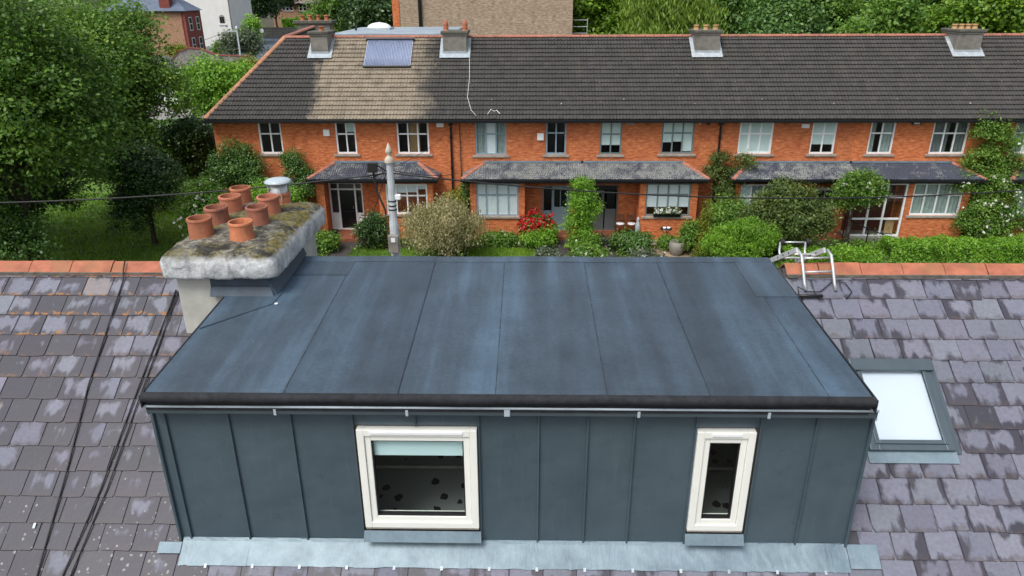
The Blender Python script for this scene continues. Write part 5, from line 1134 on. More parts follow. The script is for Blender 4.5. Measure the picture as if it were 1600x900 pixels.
def Lp(px, py, Y, r, rz_=None): p = at_depth(px, py, Y); return (p.x, p.y, p.z, r, min(r, .5), rz_ or r)
climber('wall_climber', [Lp(1545, 205, 32.4, .75), Lp(1565, 225, 32.4, .8), Lp(1535, 250, 32.3, .8), Lp(1570, 265, 32.2, .9), Lp(1515, 285, 32.1, .75), Lp(1555, 300, 31.9, 1.1), Lp(1500, 290, 31.9, .45), Lp(1590, 300, 32, .9), Lp(1535, 335, 31.6, 1.0), Lp(1580, 345, 31.6, 1.0), Lp(1510, 350, 31.6, .6), Lp(1550, 365, 31.4, .9)], 'mid', 'tall white-flowered climber covering the brick at the right edge', 21, (20.9, 32.2, 0), 1000, 90)
climber('wall_climber', [Lp(1125, 250, 32.5, .45), Lp(1115, 270, 32.4, .5), Lp(1140, 275, 32.3, .5), Lp(1165, 255, 32.3, .45), Lp(1130, 300, 32.1, .6), Lp(1155, 285, 32.1, .35)], 'olive', 'yellowish climber on the downpipe between the brick houses', 22, (8.9, 32.4, 0), 240, 0, .08, .15)
climber('ivy_bush', [Lp(368, 245, 32.3, .8), Lp(348, 265, 32.2, .75), Lp(388, 265, 32.2, .8), Lp(365, 275, 31.9, .9), Lp(395, 285, 31.8, .6), Lp(340, 285, 31.9, .6)], 'ivy', 'dense dark ivy mound climbing the end house wall', 23, (-13.3, 32.3, 0), 520, 0, .09, .16)
climber('ivy_bush', [Lp(455, 250, 32.4, .5), Lp(465, 268, 32.2, .6), Lp(480, 282, 32.1, .5), Lp(468, 300, 31.9, .7)], 'ivy', 'small ivy bush between the end house window and the porch', 24, (-10.3, 32.3, 0), 260, 0, .08, .15)
plant('rose_bush', 308, 262, 352, 286, 29.4, 'mid', 'loose white-flowered rose bush left of the near chimney pots', 25, nclump=320, per=30, clump_r=.2, leaf=.09, flowers=(M_flowerw, 60, .12), depth=1.2)
plant('rose_bush', 420, 380, 470, 285, 30.2, 'bright', 'fresh green bush seen behind the cowled chimney pot', 26, nclump=280, clump_r=.18, leaf=.09, depth=1.2)
plant('dark_shrub', 582, 558, 606, 338, 30.6, 'dark', 'dark glossy shrub beside the black door path', 27, nclump=170, per=30, flowers=(M_flowerw, 6, .12))
plant('yellow_shrub', 708, 690, 728, 300, 31.6, 'yellow', 'yellow green shrub peeping over the weeping shrub', 28, nclump=120)
plant('wall_vine', 727, 717, 738, 290, 32.3, 'ivy', 'slender dark vine against the brick beside the pale blue bay', 29, nclump=70, depth=.3, shape='column', nl=6)
plant('low_shrub', 835, 815, 868, 355, 30.9, 'bright', 'round fresh green shrub under the red geraniums', 30, nclump=150)
plant('low_shrub', 775, 750, 812, 368, 31.2, 'mid', 'low mixed border plants under the pale blue bay window', 31, nclump=150, flowers=(M_flowerw, 10, .08), depth=.5)
plant('low_shrub', 915, 893, 944, 385, 28.6, 'mid', 'low white-flowered plants at the foot of the column shrub', 32, nclump=140, flowers=(M_flowerw, 14, .09))
plant('low_shrub', 990, 958, 1018, 366, 30.2, 'ivy', 'broad grey green shrub before the brown garden chairs', 33, nclump=230, flowers=(M_flowerp, 14, .07))
plant('low_shrub', 853, 835, 872, 390, 28.2, 'grey', 'pale grey leaved plants at the lawn edge by the path', 34, nclump=90, flowers=(M_flowerw, 16, .07))
plant('low_shrub', 1010, 985, 1040, 398, 27.7, 'grey', 'pale flowering groundcover beside the tan patio', 35, nclump=120, flowers=(M_flowerw, 50, .07))
plant('low_shrub', 1045, 1030, 1062, 372, 30.6, 'mid', 'wispy green plant beside the small black table', 36, nclump=60)
plant('low_shrub', 505, 485, 530, 368, 30.2, 'mid', 'leafy green plants left of the black door path', 37, nclump=170)
plant('low_shrub', 935, 925, 947, 372, 30.6, 'grey', 'pink flowering plants between the two dark paths', 38, nclump=60, flowers=(M_flowerp, 30, .07))
plant('red_geraniums', 842, 820, 862, 338, 31.45, 'ivy', 'bright red geraniums massed beside the pale blue door', 39, nclump=120, zb=.3, flowers=(M_flowerr, 420, .13), stem=False)
t = MB(); gp = at_depth(842, 360, 31.45); t.lathe((gp.x, 31.45, .15), [(.20, 0), (.27, .35), (.29, .36), (.29, .40), (.25, .40), (.24, .3), (.001, .3)], 16)
tag(t.build('flower_pot', M_pot, None, smooth=True, loc=(gp.x, 31.45, .15)), 'terracotta flower pot holding the red geraniums', 'pot')
hp = [on_ground(1395, 414), on_ground(1640, 414)]; hedge('hedge', [(15.6, 29.3, 0), (19.0, 29.3, 0), (24.5, 29.4, 0)], 1.1, .82, 'bright', 'long clipped bright green hedge at the right garden edge', 41, 700, .09)
hedge('hedge', [(10.9, 28.3, 0), (14.6, 28.3, 0)], .9, .75, 'bright', 'low clipped hedge behind the roof ladder', 42, 700, .09)
hedge('hedge', [(15.0, 30.3, 0), (17.9, 30.5, 0)], .8, .28, 'mid', 'low loose hedge below the glazed porch', 43, 650, .09)
# handrail by the glazed porch steps
t = MB(); q0, q1 = at_depth(1352, 384, 30.6), at_depth(1320, 350, 31.7); t.tube([(q0.x, q0.y, .05), (q0.x, q0.y, .95), (q1.x, q1.y, 1.15), (q1.x, q1.y, .2)], .03, 6); t.tube([(q0.x, q0.y, .94), (q0.x+.9, q0.y+.2, .6)], .025, 6)
tag(t.build('handrail', M_blackgl, None, loc=(q0.x, q0.y, .05)), 'black metal handrail by the glazed porch steps', 'handrail')
rg = np.random.default_rng(77); n = 26000; P = np.stack([rg.uniform(-14, 24.5, n), rg.uniform(26.2, 31.7, n), np.abs(rg.normal(.08, .09, n))], 1)
bad = np.zeros(n, bool)
for x0, x1, y0, y1 in ((-2.6, .6, 28.0, 30.5), (1.05, 2.05, 25, 33), (3.2, 3.95, 25, 33), (-8.75, -7.75, 25, 33), (4.6, 7.2, 28.4, 33), (-7.7, -3.7, 27.5, 30.2), (-9.3, -6.85, 31.3, 33)): bad |= (P[:, 0] > x0) & (P[:, 0] < x1) & (P[:, 1] > y0) & (P[:, 1] < y1)
P = P[~bad]; n = len(P); tuft = np.sin(P[:, 0]*3.1)*np.sin(P[:, 1]*4.3+P[:, 0]); P[:, 2] *= 1+np.clip(tuft, 0, 1)*2.2
o = cloud_mesh('ground_cover', P, unit(rg, n)+np.array([0, -.2, .9]), .11*rg.uniform(.6, 1.5, n), np.clip(.45+.2*tuft+rg.normal(0, .15, n), 0, 1), LF['mid'], None, rng=rg); tag(o, 'low mixed ground cover filling the front garden beds', 'ground cover', kind='stuff')
# garden chairs
def garden_chair(x, y, rot, label):
    r_ = thing('garden_chair', (x, y, .16), label, 'chair', 'garden chairs by the brick porch wall'); cs, sn = math.cos(rot), math.sin(rot)
    def P_(a, b, z): return (x+a*cs-b*sn, y+a*sn+b*cs, .16+z)
    for a in (-.19, .19):
        for b in (-.18, .18): MB().tube([P_(a, b, 0), P_(a*.95, b*.95, .44)], .022, 6).build('leg', M_wood, r_)
    t = MB(); t.hexa([P_(-.22, -.22, .43), P_(.22, -.22, .43), P_(.22, .22, .43), P_(-.22, .22, .43)], [P_(-.22, -.22, .46), P_(.22, -.22, .46), P_(.22, .22, .46), P_(-.22, .22, .46)]); t.build('seat', M_wood, r_)
    MB().lathe(P_(0, 0, .46), [(.19, 0), (.20, .02), (.19, .05), (.001, .055)], 14).build('cushion', M_white, r_, smooth=True)
    for z in (.6, .7, .8): t = MB(); t.hexa([P_(-.2, .19, z), P_(.2, .19, z), P_(.2, .21, z), P_(-.2, .21, z)], [P_(-.2, .20, z+.07), P_(.2, .20, z+.07), P_(.2, .22, z+.07), P_(-.2, .22, z+.07)]); t.build('back_slat', M_wood, r_)
    for a in (-.19, .19): MB().tube([P_(a, .19, .42), P_(a, .23, .92)], .02, 6).build('back_post', M_wood, r_)
c1, c2 = at_depth(969, 356, 32.3), at_depth(984, 356, 32.3)
garden_chair(c1.x, 32.35, .05, 'left brown chair with white cushion beside the grey door'); garden_chair(c2.x+.08, 32.35, -.08, 'right brown chair with white cushion beside the bay wall')
# small black table with two cups
tp = at_depth(1040, 372, 31.3); tb = thing('bistro_table', (tp.x, 31.35, .012), 'small black metal bistro table under the flowering window box', 'table')
MB().lathe((tp.x, 31.35, .70), [(.001, 0), (.28, 0), (.29, .01), (.28, .022), (.001, .022)], 20).build('table_top', M_blackgl, tb)
for k in range(3): a = k*2.1; MB().tube([(tp.x+.24*math.cos(a), 31.35+.24*math.sin(a), .015), (tp.x, 31.35, .36), (tp.x-.2*math.cos(a), 31.35-.2*math.sin(a), .70)], .014, 6).build('leg', M_blackgl, tb)
for k, s in ((-.09, 'left'), (.1, 'right')): tag(MB().lathe((tp.x+k, 31.3, .724), [(.001, 0), (.06, 0), (.085, .07), (.078, .07), (.055, .012), (.001, .012)], 14).build('cup', M_white, None, smooth=True, loc=(tp.x+k, 31.3, .724)), f'{s} white cup on the small black bistro table', 'cup', 'cups on the bistro table')
# window box
wb = at_depth(1043, 330, 31.75); wbt = thing('window_box', (wb.x, 31.82, 1.14), 'black window box of white flowers on the sage grey bay sill', 'window box')
MB().box(wb.x-.62, wb.x+.62, 31.76, 31.90, 1.145, 1.30).build('trough', M_blackgl, wbt)
rg = np.random.default_rng(8); n = 700; P = np.stack([rg.uniform(wb.x-.62, wb.x+.62, n), rg.normal(31.80, .06, n), 1.3+np.abs(rg.normal(0, .11, n))], 1); cloud_mesh('foliage', P, unit(rg, n)+np.array([0, -.5, .6]), .08*rg.uniform(.6, 1.3, n), rg.uniform(0, 1, n), LF['ivy'], wbt, rng=rg)
P2 = P[rg.choice(n, 150)]+np.array([0, -.06, .05]); stuff(cloud_mesh('blossom', P2, unit(rg, 150)+np.array([0, -.8, .5]), .1*rg.uniform(.6, 1.1, 150), rg.uniform(0, 1, 150), M_flowerw, wbt, .9, rng=rg))
# glazed planters
pp = at_depth(524, 360, 32.0); tag(MB().lathe((pp.x, 31.75, .15), [(.16, 0), (.24, .22), (.25, .30), (.22, .30), (.2, .2), (.001, .2)], 16).build('flower_pot', M_blackgl, None, smooth=True, loc=(pp.x, 31.75, .15)), 'dark glazed flower pot beside the black front door', 'pot')
pp = at_depth(1058, 388, 29.7); tag(MB().lathe((pp.x, 29.8, .012), [(.22, 0), (.33, .2), (.36, .45), (.3, .62), (.26, .62), (.3, .45), (.001, .4)], 18).build('flower_pot', M_stackfar, None, smooth=True, loc=(pp.x, 29.8, .012)), 'large grey stone urn on the tan patio', 'pot')
pp = at_depth(985, 372, 32.0); tag(MB().lathe((c2.x+.05, 31.95, .15), [(.12, 0), (.16, .25), (.17, .28), (.13, .28), (.12, .2), (.001, .2)], 14).build('flower_pot', M_blackgl, None, smooth=True, loc=(c2.x+.05, 31.95, .15)), 'small black pot in front of the right garden chair', 'pot')
t = MB(); st = at_depth(996, 340, 32.1); t.lathe((st.x, 31.86, .012), [(.10, 0), (.12, .05), (.08, .1), (.10, .4), (.13, .6), (.10, .8), (.05, .88), (.07, .96), (.06, 1.05), (.001, 1.1)], 14); tag(t.build('garden_ornament', M_leadw, None, smooth=True, loc=(st.x, 31.86, .012)), 'slender grey garden ornament at the corner of the sage bay', 'ornament')

# ------------------------------------------------------------------ trees at the left
tree('broadleaf_tree', (-19.8, 26.6, 0), 14.0, (5.0, 4.4), 'maple', 'largest broadleaf tree at the left edge, over the lawn', seed=51, nl=34, nclump=2000, per=56, clump_r=.38, leaf=.155, trunk_r=.30, crown_lo=.04, group='trees on the green')
tree('broadleaf_tree', (-25.0, 29.0, 0), 13.5, (4.8, 4.2), 'maple', 'broadleaf tree cut by the left edge, behind the largest one', seed=52, nl=26, nclump=1400, per=40, clump_r=.45, leaf=.21, trunk_r=.3, crown_lo=.1, group='trees on the green')
bt = at_depth(180, 200, 36); tree('broadleaf_tree', (bt.x, 36, 0), 11.4, (3.5, 3.0), 'mid', 'smaller broadleaf tree between the largest tree and the end house', seed=53, nl=22, nclump=1400, per=46, clump_r=.38, leaf=.17, trunk_r=.22, crown_lo=.1, group='trees on the green')
bt = at_depth(226, 300, 31); tree('holly_tree', (bt.x, 31, 0), 5.6, (1.75, 1.6), 'dark', 'dark dense holly standing right of the sunlit lawn', seed=54, nl=14, nclump=760, per=44, clump_r=.22, leaf=.11, trunk_r=.12, crown_lo=.03, group='trees on the green')
bt = at_depth(300, 250, 38); tree('holly_tree', (bt.x, 38, 0), 5.6, (1.9, 1.9), 'dark', 'dark tree in the shade beside the end house corner', seed=55, nl=12, nclump=520, per=40, clump_r=.28, leaf=.14, trunk_r=.14, crown_lo=.03, group='trees on the green')
bt = at_depth(30, 330, 31.5); tree('holly_tree', (bt.x, 31.5, 0), 5.0, (2.6, 1.9), 'dark', 'dark undergrowth tree at the left edge below the largest tree', seed=58, nl=14, nclump=640, per=40, clump_r=.26, leaf=.13, trunk_r=.12, crown_lo=.02, group='trees on the green')
bt = at_depth(62, 360, 28.0); shrub('undergrowth', (bt.x-.3, 25.6, 0), (2.3, 1.3, 3.7), 'ivy', 'dark undergrowth hiding the foot of the largest tree', 'shrub', seed=60, nl=12, nclump=520, per=40, clump_r=.24, leaf=.12)
hedge('hedge', [(-42, 46, 0), (-30, 45, 0), (-17.5, 44.5, 0)], 2.2, 3.3, 'ivy', 'tall rough hedge closing the green behind the trees', 59, 260, .2)
bt = at_depth(342, 140, 60); shrub('green_bank', (bt.x, 60, 0), (3.5, 2.8, at_depth(342, 92, 60).z), 'bright', 'big bright green bank of shrubs left of the hipped roof', 'shrub', seed=56, nl=14, nclump=1000, per=44, clump_r=.36, leaf=.24, droop=.3)
bt = at_depth(392, 120, 66); shrub('green_bank', (bt.x, 66, 0), (2.2, 2.2, at_depth(392, 88, 66).z), 'yellow', 'yellow green shrub against the hipped roof edge', 'shrub', seed=57, nl=8, nclump=300, per=36, clump_r=.35, leaf=.25)

# ------------------------------------------------------------------ woods behind the terrace
def wood_tree(px, Y, top, rx, lk, label, seed, name='woodland_tree', **k):
    b = at_depth(px, 30, Y); zt_ = at_depth(px, top, Y).z
    tree(name, (b.x, Y, 0), zt_, (rx, rx*.85), lk, label, seed=seed, group='trees behind the terrace', **{**dict(nl=18, nclump=620, per=36, clump_r=.5, leaf=.32, trunk_r=.3, crown_lo=.15), **k})
wood_tree(925, 66, -60, 4.2, 'woodb', 'woodland tree touching the right end of the buff brick building', 61)
wood_tree(1040, 58, -45, 4.0, 'willow', 'pale feathery willow behind the terrace, left of the three-pot chimney', 62, 'willow_tree', droop=.65, aspect=.26, leaf=.42, flat=1.3, nclump=900)
wood_tree(1150, 62, -50, 4.4, 'wood', 'dark woodland tree right behind the three-pot chimney', 63)
wood_tree(1225, 56, -15, 3.6, 'ivy', 'low bluish green tree right of the three-pot chimney', 64, clump_r=.5, leaf=.26)
wood_tree(1300, 66, -60, 4.8, 'wood', 'broad dark tree behind the middle of the right roof', 65)
wood_tree(1380, 58, -40, 4.0, 'mid', 'mid green tree left of the four-pot chimney', 66)
wood_tree(1455, 64, -70, 4.6, 'wood', 'tall tree directly left of the four-pot chimney', 67)
wood_tree(1540, 58, -60, 4.4, 'woodb', 'bright tree behind the four-pot chimney', 68)
wood_tree(1630, 60, -70, 4.8, 'woodb', 'bright tree at the top right corner', 69)
wood_tree(985, 76, -90, 5.0, 'dark', 'dark evergreen filling the gap behind the willow', 70, leaf=.4)
wood_tree(1100, 80, -90, 5.4, 'dark', 'dark evergreen farther back between willow and chimney', 71, leaf=.4)
wood_tree(1250, 82, -100, 6.0, 'dark', 'dark evergreen behind the low bluish tree', 72, leaf=.4)
wood_tree(1400, 84, -100, 6.0, 'dark', 'dark evergreen behind the mid green tree', 73, leaf=.4)
wood_tree(1545, 84, -100, 6.0, 'dark', 'dark evergreen behind the top right trees', 74, leaf=.4)
wood_tree(590, 76, -40, 3.6, 'dark', 'dark tree beside the red quoin of the buff brick building', 75, leaf=.32)
wood_tree(545, 82, -35, 3.8, 'wood', 'green tree above the flat grey roof extension', 76, leaf=.32)
wood_tree(637, 50, 22, .9, 'woodb', 'small light green sapling against the buff brick wall', 77, leaf=.16, clump_r=.2, nclump=120, trunk_r=.08, nl=7)
wood_tree(400, 190, -60, 6.5, 'dark', 'dark yew beside the white house', 78, leaf=.7, clump_r=1.0)
wood_tree(432, 215, -50, 7.5, 'dark', 'dark yew behind the street corner, right of the other yew', 79, leaf=.8, clump_r=1.1)
wood_tree(505, 175, 15, 6.0, 'wood', 'low round tree beyond the rear chimney with four pots', 80, leaf=.6, clump_r=.9)
# the wood goes on as one mass
rg = np.random.default_rng(90); lob = [(x, 98+rg.uniform(-5, 8), rg.uniform(3, 9), rg.uniform(5, 8), 5, rg.uniform(5, 8)) for x in np.arange(4, 130, 5.0)] + [(x, 250+rg.uniform(-15, 20), rg.uniform(4, 8), 14, 9, 10) for x in np.arange(-330, -95, 14.0)] + [(x, 270+rg.uniform(-15, 20), rg.uniform(4, 9), 14, 9, 9) for x in np.arange(-60, 20, 12.0)]
P, Nn, S, T = lobes_cloud(rg, lob, 2000, 32, 1.1, .75); o = cloud_mesh('woodland', P, Nn, S, T, LF['wood'], None, rng=rg); tag(o, 'far wood closing the view behind the terrace and street', 'woodland', kind='stuff')

# ------------------------------------------------------------------ the street corner far left
def far_window(h, x0, x1, z0, z1, y, nrm='y'):
    if nrm == 'y':
        f = ring(MB(), x0, x1, z0, z1, .1, y-.06, y+.05).build('window', M_white, h); MB().box(x0+.1, x1-.1, y-.02, y-.01, z0+.1, z1-.1).build('pane', M_blackgl, f); MB().box(x0+.1, x1-.1, y-.05, y-.021, (z0+z1)/2-.05, (z0+z1)/2+.05).build('sash_bar', M_white, f); MB().box(x0-.15, x1+.15, y-.16, y-.061, z0-.15, z0).build('sill', M_conc, f)
    else:
        t = MB(); t.box(y-.06, y+.05, x0, x1, z0, z1); f = t.build('window', M_white, h); MB().box(y-.07, y+.06, x0+.12, x1-.12, z0+.12, (z0+z1)/2-.05).build('pane', M_blackgl, f); MB().box(y-.07, y+.06, x0+.12, x1-.12, (z0+z1)/2+.05, z1-.12).build('pane', M_blackgl, f)
    return f
c0 = on_ground(296, 84); th = thing('brick_house', (c0.x, 140, 0), 'buff brick house with red brick front and blue slate hipped roof', 'house')
X1 = at_depth(295, 60, 138).x; X0 = X1-15; ztp = at_depth(300, 17, 138).z; Y2 = 144.6
MB().box(X0, X1-.5, 138, Y2, 0, ztp).build('side_wall', M_tanf, th); MB().box(X1-.498, X1, 137.9, Y2+.1, 0, ztp).build('front_wall', M_redf, th)
for a, b in ((.56, .86), (.08, .40)):
    for ya in (139.2, 142.3): far_window(th, ya, ya+1.3, ztp*a, ztp*b, X1, 'x')
M_bluesl = plain('blue slate', (.10, .13, .19), .45, .12, 1)
t = MB(); e = .45; Ym = (138+Y2)/2; t.poly([(X0-e, 138-e, ztp), (X1+e, 138-e, ztp), (X1-3.2, Ym, ztp+2.8), (X0+5, Ym, ztp+2.8)]); t.poly([(X1+e, 138-e, ztp), (X1+e, Y2+e, ztp), (X1-3.2, Ym, ztp+2.8)]); t.poly([(X0-e, Y2+e, ztp), (X0-e, 138-e, ztp), (X0+5, Ym, ztp+2.8)]); t.poly([(X1+e, Y2+e, ztp), (X0-e, Y2+e, ztp), (X0+5, Ym, ztp+2.8), (X1-3.2, Ym, ztp+2.8)]); rfh = t.build('roof', M_bluesl, th)
MB().box(X0-e, X1+e, 138-e-.1, 138-e+.05, ztp-.25, ztp-.01).build('gutter', M_blackgl, th)
cx = at_depth(260, 8, 139).x; chh = MB().box(cx-.95, cx+.95, 138.2, 139.6, ztp-.4, ztp+4.2).build('chimney', M_redf, th); MB().box(cx-1.1, cx+1.1, 138.05, 139.75, ztp+4.2, ztp+4.5).build('chimney_cap', M_stackfar, chh)
MB().tube([(X1-.6, 137.85, ztp), (X1-.6, 137.85, 0)], .09, 6).build('downpipe', M_redf, th)
wl, wr = at_depth(308, 60, 163).x, at_depth(366, 60, 163).x; wh = thing('white_house', ((wl+wr)/2, 163, 0), 'tall white rendered house with small arched window', 'house')
MB().box(wl-2, wr, 163, 176, 0, 12.5).build('wall', M_whitew, wh); t = MB(); t.poly([(wl-2.6, 162.6, 12.5), (wr+.5, 162.6, 12.5), (wr+.5, 169.5, 16.5), (wl-2.6, 169.5, 16.5)]); t.poly([(wr+.5, 176.5, 12.5), (wl-2.6, 176.5, 12.5), (wl-2.6, 169.5, 16.5), (wr+.5, 169.5, 16.5)]); t.build('roof', M_bluesl, wh)
ac = at_depth(347, 30, 163); t = MB(); pts = [(ac.x-.6, -.9), (ac.x+.6, -.9), (ac.x+.6, .3)]+[(ac.x+.6*math.cos(a), .3+.6*math.sin(a)) for a in [math.pi*k/8 for k in range(1, 8)]]+[(ac.x-.6, .3)]
t.poly([(x, 162.95, ac.z+z) for x, z in pts]); aw = t.build('arched_window', M_conc, wh); MB().box(ac.x-.45, ac.x-.04, 162.90, 162.94, ac.z-.75, ac.z+.5).build('pane', M_blackgl, aw); MB().box(ac.x+.04, ac.x+.45, 162.90, 162.94, ac.z-.75, ac.z+.5).build('pane', M_blackgl, aw); MB().box(ac.x-.85, ac.x+.85, 162.8, 162.94, ac.z-1.15, ac.z-.91).build('sill', M_white, aw)
MB().tube([(wr-.1, 162.85, 12.3), (wr-.1, 162.85, 0)], .12, 6).build('downpipe', M_stackfar, wh)
# rubble garden wall with a raised end
wa, wb_ = at_depth(268, 100, 112), at_depth(392, 100, 112)
gw = thing('stone_wall', (wa.x, 112, 0), 'rubble stone garden wall with raised end before the brick house', 'wall')
t = MB(); prof = [(0, 1.2), (.12, 2.6), (.25, 3.1), (.4, 3.0), (.55, 2.2), (.7, 2.0), (1, 1.9)]
for (a, h0), (b, h1) in zip(prof[:-1], prof[1:]): xa, xb = wa.x+(wb_.x-wa.x)*a, wa.x+(wb_.x-wa.x)*b; t.hexa([(xa, 112, 0), (xb, 112, 0), (xb, 112.5, 0), (xa, 112.5, 0)], [(xa, 112, h0), (xb, 112, h1), (xb, 112.5, h1), (xa, 112.5, h0)])
t.build('rubble_face', M_stone, gw); t = MB()
for (a, h0), (b, h1) in zip(prof[:-1], prof[1:]): xa, xb = wa.x+(wb_.x-wa.x)*a, wa.x+(wb_.x-wa.x)*b; t.hexa([(xa, 111.9, h0+.003), (xb, 111.9, h1+.003), (xb, 112.6, h1+.003), (xa, 112.6, h0+.003)], [(xa, 111.9, h0+.15), (xb, 111.9, h1+.15), (xb, 112.6, h1+.15), (xa, 112.6, h0+.15)])
t.build('coping', M_redf, gw)
p = on_ground(334, 84); shrub('garden_bush', (p.x, 128, 0), (2.0, 1.5, 2.6), 'yellow', 'small yellow bush below the white house', seed=91, nl=6, nclump=90, per=26, clump_r=.4, leaf=.3)
p = at_depth(378, 70, 126); shrub('garden_bush', (p.x, 126, 0), (3.9, 3, 5.2), 'grey', 'rounded silvery green bush behind the street lamp', seed=92, nl=9, nclump=240, per=30, clump_r=.55, leaf=.4)
p = at_depth(392, 55, 150); shrub('garden_bush', (p.x, 150, 0), (2.2, 2, 6.6), 'bright', 'bright green bush beside the blue road', seed=93, nl=6, nclump=140, per=26, clump_r=.55, leaf=.45)
p = at_depth(350, 75, 135); shrub('garden_bush', (p.x, 135, 0), (2.6, 1.6, 2.6), 'mid', 'low green garden planting at the white house foot', seed=94, nl=6, nclump=120, per=26, clump_r=.45, leaf=.35)
# street lamp and road sign
lb = at_depth(377, 96, 120); lamp = thing('street_lamp', (lb.x, 120, 0), 'pale blue grey street lamp with long side arm', 'lamp')
ltop = at_depth(370, 46, 120); arm = at_depth(352, 51, 120); MB().tube([(lb.x, 120, 0), (ltop.x, 120, ltop.z)], [.16, .12], 8).build('post', M_pole, lamp); MB().lathe((ltop.x, 120, ltop.z), [(.2, 0), (.26, .15), (.2, .4), (.001, .55)], 10).build('cap', M_pole, lamp, smooth=True)
MB().tube([(ltop.x, 120, ltop.z-.3), ((ltop.x+arm.x)/2, 120, ltop.z-.25), (arm.x, 120, arm.z)], .07, 6).build('arm', M_pole, lamp); t = MB(); t.hexa([(arm.x-.55, 119.85, arm.z-.15), (arm.x+.2, 119.85, arm.z-.15), (arm.x+.2, 120.15, arm.z-.15), (arm.x-.55, 120.15, arm.z-.15)], [(arm.x-.5, 119.9, arm.z+.12), (arm.x+.15, 119.9, arm.z+.12), (arm.x+.15, 120.1, arm.z+.12), (arm.x-.5, 120.1, arm.z+.12)]); t.build('lamp_head', M_stackfar, lamp)
sg = at_depth(409, 48, 150); s0 = on_ground(410, 66); sn = thing('road_sign', (sg.x, 150, 0), 'round white road sign on a thin post by the blue road', 'sign'); MB().tube([(sg.x, 150, 0), (sg.x, 150, sg.z)], .06, 6).build('post', M_pole, sn); t = MB(); t.tube([(sg.x, 149.9, sg.z), (sg.x, 149.86, sg.z)], .42, 16); t.build('plate', M_white, sn)
tag(MB().tube([at_depth(318, 63, 119), at_depth(335, 57, 119.5), (arm.x-.3, 120, arm.z)], .03, 5).build('lamp_wire', M_cable, None, loc=at_depth(318, 63, 119)), 'dark wire running from the street lamp to the red brick house', 'cable')
# house row at the top of the road
fx0, fx1 = at_depth(425, 10, 230).x, at_depth(500, 10, 230).x; fh = thing('cottage_row', (fx0, 230, 0), 'low brown house with white windows at the top of the road', 'house')
fz_ = at_depth(460, 6, 230).z; MB().box(fx0, fx1+3, 230, 240, 0, fz_).build('wall', M_tanf, fh); t = MB(); t.slab((fx0-.5, 229.3, fz_), (fx1+4, 229.3, fz_), (fx1+4, 235, fz_+4.5), (fx0-.5, 235, fz_+4.5), .2); t.build('roof', plain('brown far roof', (.19, .16, .13), .8, .1, .5), fh); MB().box(fx0, fx1+3, 229.1, 229.4, fz_-.3, fz_-.02).build('gutter', M_blackgl, fh)
for px in (443, 449, 455, 470, 476): q = at_depth(px, 11, 230); far_window(fh, q.x-.5, q.x+.5, q.z-1.1, q.z+.9, 230)
q0, q1 = at_depth(442, 25, 205), at_depth(560, 25, 205); hedge('hedge', [(q0.x, 205, 0), (q1.x, 205, 0)], 2.5, 4.2, 'bright', 'clipped green hedge before the far brown house', 95, 60, .6)
q0, q1 = at_depth(405, 40, 196), at_depth(560, 40, 196); sw = thing('stone_wall', (q0.x, 196, 0), 'grey stone wall along the top of the road', 'wall'); MB().box(q0.x, q1.x, 196, 196.6, 0, 2.3).build('rubble_face', M_stone, sw); MB().box(q0.x-.1, q1.x+.1, 195.9, 196.7, 2.303, 2.5).build('coping', M_stackfar, sw)
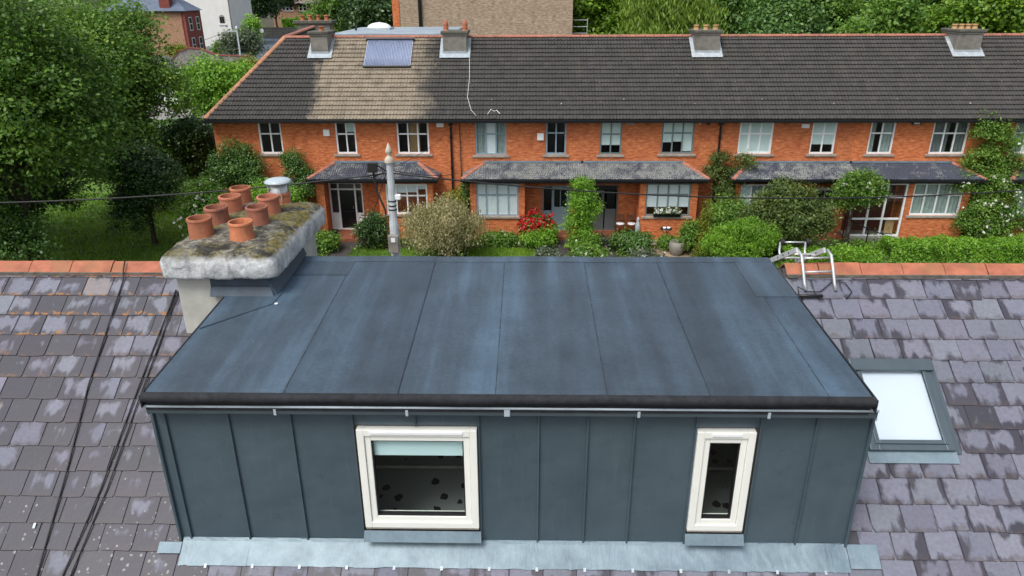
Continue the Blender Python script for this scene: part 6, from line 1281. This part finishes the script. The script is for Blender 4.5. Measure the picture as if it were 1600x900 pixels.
# cars
def car(x, y, rot, mat, label, van=False):
    c = thing('parked_car', (x, y, 0), label, 'car', 'cars parked behind the trees'); L_, W_ = 4.2, 1.75; cs, sn = math.cos(rot), math.sin(rot)
    def P_(a, b, z): return (x+a*cs-b*sn, y+a*sn+b*cs, z)
    def loft(secs):
        t = MB()
        for a, hw, z0, z1, tw_ in secs: t.v += [P_(a, -hw, z0), P_(a, hw, z0), P_(a, tw_, z1), P_(a, -tw_, z1)]
        for k in range(len(secs)-1):
            for j in range(4): p_ = 4*k+j; q_ = 4*k+(j+1) % 4; t.f.append((p_, q_, q_+4, p_+4))
        n = 4*(len(secs)-1); t.f += [(3, 2, 1, 0), (n, n+1, n+2, n+3)]; return t
    loft([(-2.1, .78, .35, .62, .74), (-1.95, .86, .25, .80, .80), (-.9, .875, .22, .92, .82), (0, .875, .22, .95, .83), (1.2, .875, .22, .96, .82), (1.95, .86, .25, .92, .80), (2.1, .8, .4, .78, .76)]).build('body', mat, c, bevel=.05)
    loft([(-1.0, .80, .90, .93, .78), (-.25, .79, .92, 1.42, .62), (.5, .79, .93, 1.48, .63), (1.3, .79, .93, 1.42, .62), (1.9, .78, .90, .95, .74)]).build('windows', M_blackgl, c)
    loft([(-.30, .63, 1.40, 1.43, .60), (.5, .645, 1.46, 1.50, .61), (1.35, .63, 1.40, 1.44, .60)]).build('roof', mat, c, bevel=.02)
    for a in (-1.3, 1.3):
        for b in (-.80, .80): w_ = MB().tube([P_(a, b-.1, .31), P_(a, b+.1, .31)], .31, 14).build('wheel', M_blk, c); MB().tube([P_(a, b-.108, .31), P_(a, b+.108, .31)], .18, 10).build('rim', M_ladder, w_)
    for b in (-.6, .6): MB().tube([P_(-2.06, b, .66), P_(-2.12, b, .66)], .1, 8).build('headlight', M_white, c)
M_carw = plain('white car paint', (.78, .79, .80), .2, .02, 1, bumps=0); M_carr = plain('red car paint', (.28, .02, .02), .25, .02, 1, bumps=0); M_cars = plain('silver car paint', (.45, .47, .49), .25, .02, 1, bumps=0)
p = on_ground(282, 124); car(p.x, p.y, .5, M_carw, 'white car parked below the raised stone wall')
p = on_ground(290, 164); car(p.x, p.y, .2, M_carw, 'white car nearest the hipped roof, left of the green bank')
p = on_ground(235, 158); car(p.x, p.y, .15, M_carw, 'white car half hidden by the leaves of the largest tree')
p = on_ground(170, 162); car(p.x, p.y, .1, M_cars, 'silver car almost wholly hidden behind the largest tree')
p = on_ground(410, 44); car(p.x, 180, .3, M_carr, 'dark red car at the top of the blue road')
p = on_ground(292, 136); bw_ = thing('bin_store', (p.x, p.y, 0), 'small dark brick bin store between the white cars', 'store'); MB().box(p.x-1.3, p.x+1.1, p.y, p.y+1.2, 0, 1.5).build('wall', M_stone, bw_); MB().box(p.x-1.45, p.x+1.25, p.y-.15, p.y+1.35, 1.5, 1.65).build('roof', M_leadw, bw_); MB().box(p.x-.3, p.x+.3, p.y-.05, p.y-.004, .05, 1.3).build('door', M_blk, bw_)
